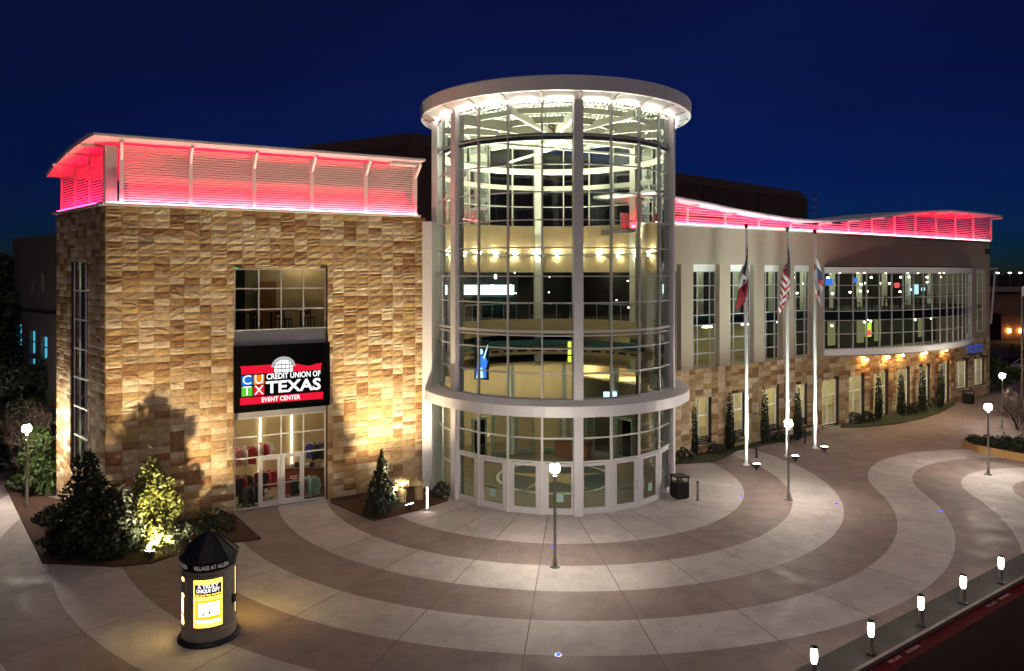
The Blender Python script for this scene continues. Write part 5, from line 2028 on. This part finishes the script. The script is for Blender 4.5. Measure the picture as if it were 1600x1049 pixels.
for off in (8, -86, 128):
    text('lettering', 'VILLAGE AT ALLEN', .17, 'letter_pale', ks, lambda x, y, o=off: kpol(.803, FA + o + math.degrees(x / .8), 2.375 + y), width=1.05)
MB().arcbox(.765, .82, 1.05, 1.3, FA + 62, FA + 70, 2).build('lock_box', 'dark_metal', ks)

# ------------------------------------------------------------------ far background on the right
st = thing('far_store', 'long low dark brown store far beyond the long wing', 'building', (0, 0, 0))
MB().box(80, 150, 128, 150, -.1, 8.0).build('wall', 'far_store', st)
MB().box(79.5, 151, 127.5, 150.5, 8.01, 8.5).build('roof', 'kerb', st)
MB().prism([(83.2, 125.2), (89.2, 125.2), (89.2, 127.9), (83.2, 127.9)], -.1, 4.4).build('porch', 'far_store', st)
pr = MB()
pr.v = [(82.8, 125, 4.41), (89.6, 125, 4.41), (86.2, 125, 5.7), (82.8, 127.9, 4.41), (89.6, 127.9, 4.41), (86.2, 127.9, 5.7)]
pr.f = [(0, 1, 2), (5, 4, 3), (0, 3, 4, 1), (1, 4, 5, 2), (2, 5, 3, 0)]
pr.build('gable', 'far_store', st)
for x in (84.4, 86.4, 88.6):
    MB().box(x - .2, x + .2, 124.8, 125.1, 1.2, 1.8).build('wall_lamp', 'orange_lamp', st)
MB().box(78, 100, 108, 108.4, -.1, 1.3).build('low_wall', 'white_paint', st).parent = None
lwall = [o for o in COL.objects if o.name.startswith('low_wall')][0]
tag(lwall, 'pale low wall in front of the far store', 'wall')
for k in range(6):
    x = 72.5 + k * 1.3
    mound('hedge_bush', f'tiny hedge bush before the pale low wall, {ordn[k]} from the long wing', (x, 106.5, 0), .55, .8, 'leaf', 220, .12, 200 + k)

def car(label, loc, rz, m):
    t = thing('parked_car', label, 'car', loc, rz, 'cars parked beyond the long wing')
    prof = [(-2.2, .35), (-2.25, .75), (-1.9, .95), (-1.2, 1.02), (-.55, 1.50), (.9, 1.55), (1.6, 1.08), (2.15, .98), (2.25, .6), (2.2, .32)]
    b = MB()
    n = len(prof)
    lay_ = [(-.86, .92), (-.90, 1), (.90, 1), (.86, .92)]
    for y, s in lay_:
        for x, z in prof:
            tuck = .16 if z > 1.1 else 0
            b.v.append((x * s if abs(x) > 2 else x, y - math.copysign(tuck, y), z))
    for L_ in range(3):
        for i in range(n):
            j = (i + 1) % n
            b.f.append((L_ * n + i, L_ * n + j, (L_ + 1) * n + j, (L_ + 1) * n + i))
    b.f += [tuple(range(n)), tuple(range(4 * n - 1, 3 * n - 1, -1))]
    b.build('body', m, t, False)
    for y in (-.745, .745):
        MB().quad((-.95, y * 1.01, 1.08), (1.25, y * 1.01, 1.08), (.80, y * 1.0, 1.47), (-.50, y * 1.0, 1.44)).build('side_window', 'black', t)
    MB().quad((-1.14, -.62, 1.09), (-1.14, .62, 1.09), (-.62, .6, 1.48), (-.62, -.6, 1.48)).build('windscreen', 'black', t)
    for x in (-1.4, 1.4):
        for y in (-.82, .82):
            w = MB().tube((x, y - .1, .33), (x, y + .1, .33), .33, n=18).build('wheel', 'tyre', t)
            MB().tube((x, y - .105, .33), (x, y + .105, .33), .19, n=12).build('rim', 'steel', w)
    for y in (-.65, .65):
        MB().box(-2.30, -2.24, y - .15, y + .15, .66, .78).build('headlight', 'white_paint', t)
        MB().box(2.24, 2.30, y - .12, y + .12, .7, .85).build('taillight', 'garment_red', t)
car('dark parked car beyond the corner of the long wing', G(1572, 578), .5, 'car_dark')
car('parked car with a pale body at the right picture edge', G(1606, 583), .4, 'car_white')
t = thing('parking_light_pole', 'thin tall dark light pole at the right picture edge', 'light pole', G(1597, 640))
MB().lathe([(.09, 0), (.06, 10.2), (.0, 10.2)], 8).build('pole', 'pole_metal', t)
MB().box(-.35, .35, -.12, .12, 10.21, 10.33).build('lamp_head', 'dark_metal', t)
MB().box(-.1, .1, -.12, -.10, 9.4, 10.2).build('banner_arm', 'pole_white', t)
rnd = random.Random(4)
tl = MB()
N = 90
for row in range(2):
    i = len(tl.v)
    for k in range(N + 1):
        x = -250 + 560 * k / N
        tl.v += [(x, 330 + 12 * row, -1), (x, 330 + 12 * row, 9.2 + rnd.uniform(-1.2, 1.8))]
    for k in range(N):
        a = i + 2 * k
        tl.f.append((a, a + 2, a + 3, a + 1))
i = 2 * (N + 1)
for k in range(N):
    tl.f.append((2 * k + 1, 2 * k + 3, i + 2 * k + 3, i + 2 * k + 1))
tlo = tl.build('distant_treeline', 'soil_dark')
tag(tlo, 'low dark line of trees along the horizon', 'treeline', kind='stuff')
for k, px in enumerate((1559, 1578, 1594)):
    Y = 320
    x = (px - CX) / FPX * Y
    t = thing('distant_lamp', f"tiny bright lamp on the horizon, {('nearest the long wing', 'middle of three', 'at the right picture edge')[k]}", 'street lamp', (x, Y, 0), 0, 'lamps on the horizon')
    MB().tube((0, 0, 0), (0, 0, 11.2), .12, n=6).build('pole', 'pole_metal', t)
    MB().box(-.5, .5, -.3, .3, 11.21, 11.6).build('lamp', 'far_white', t)
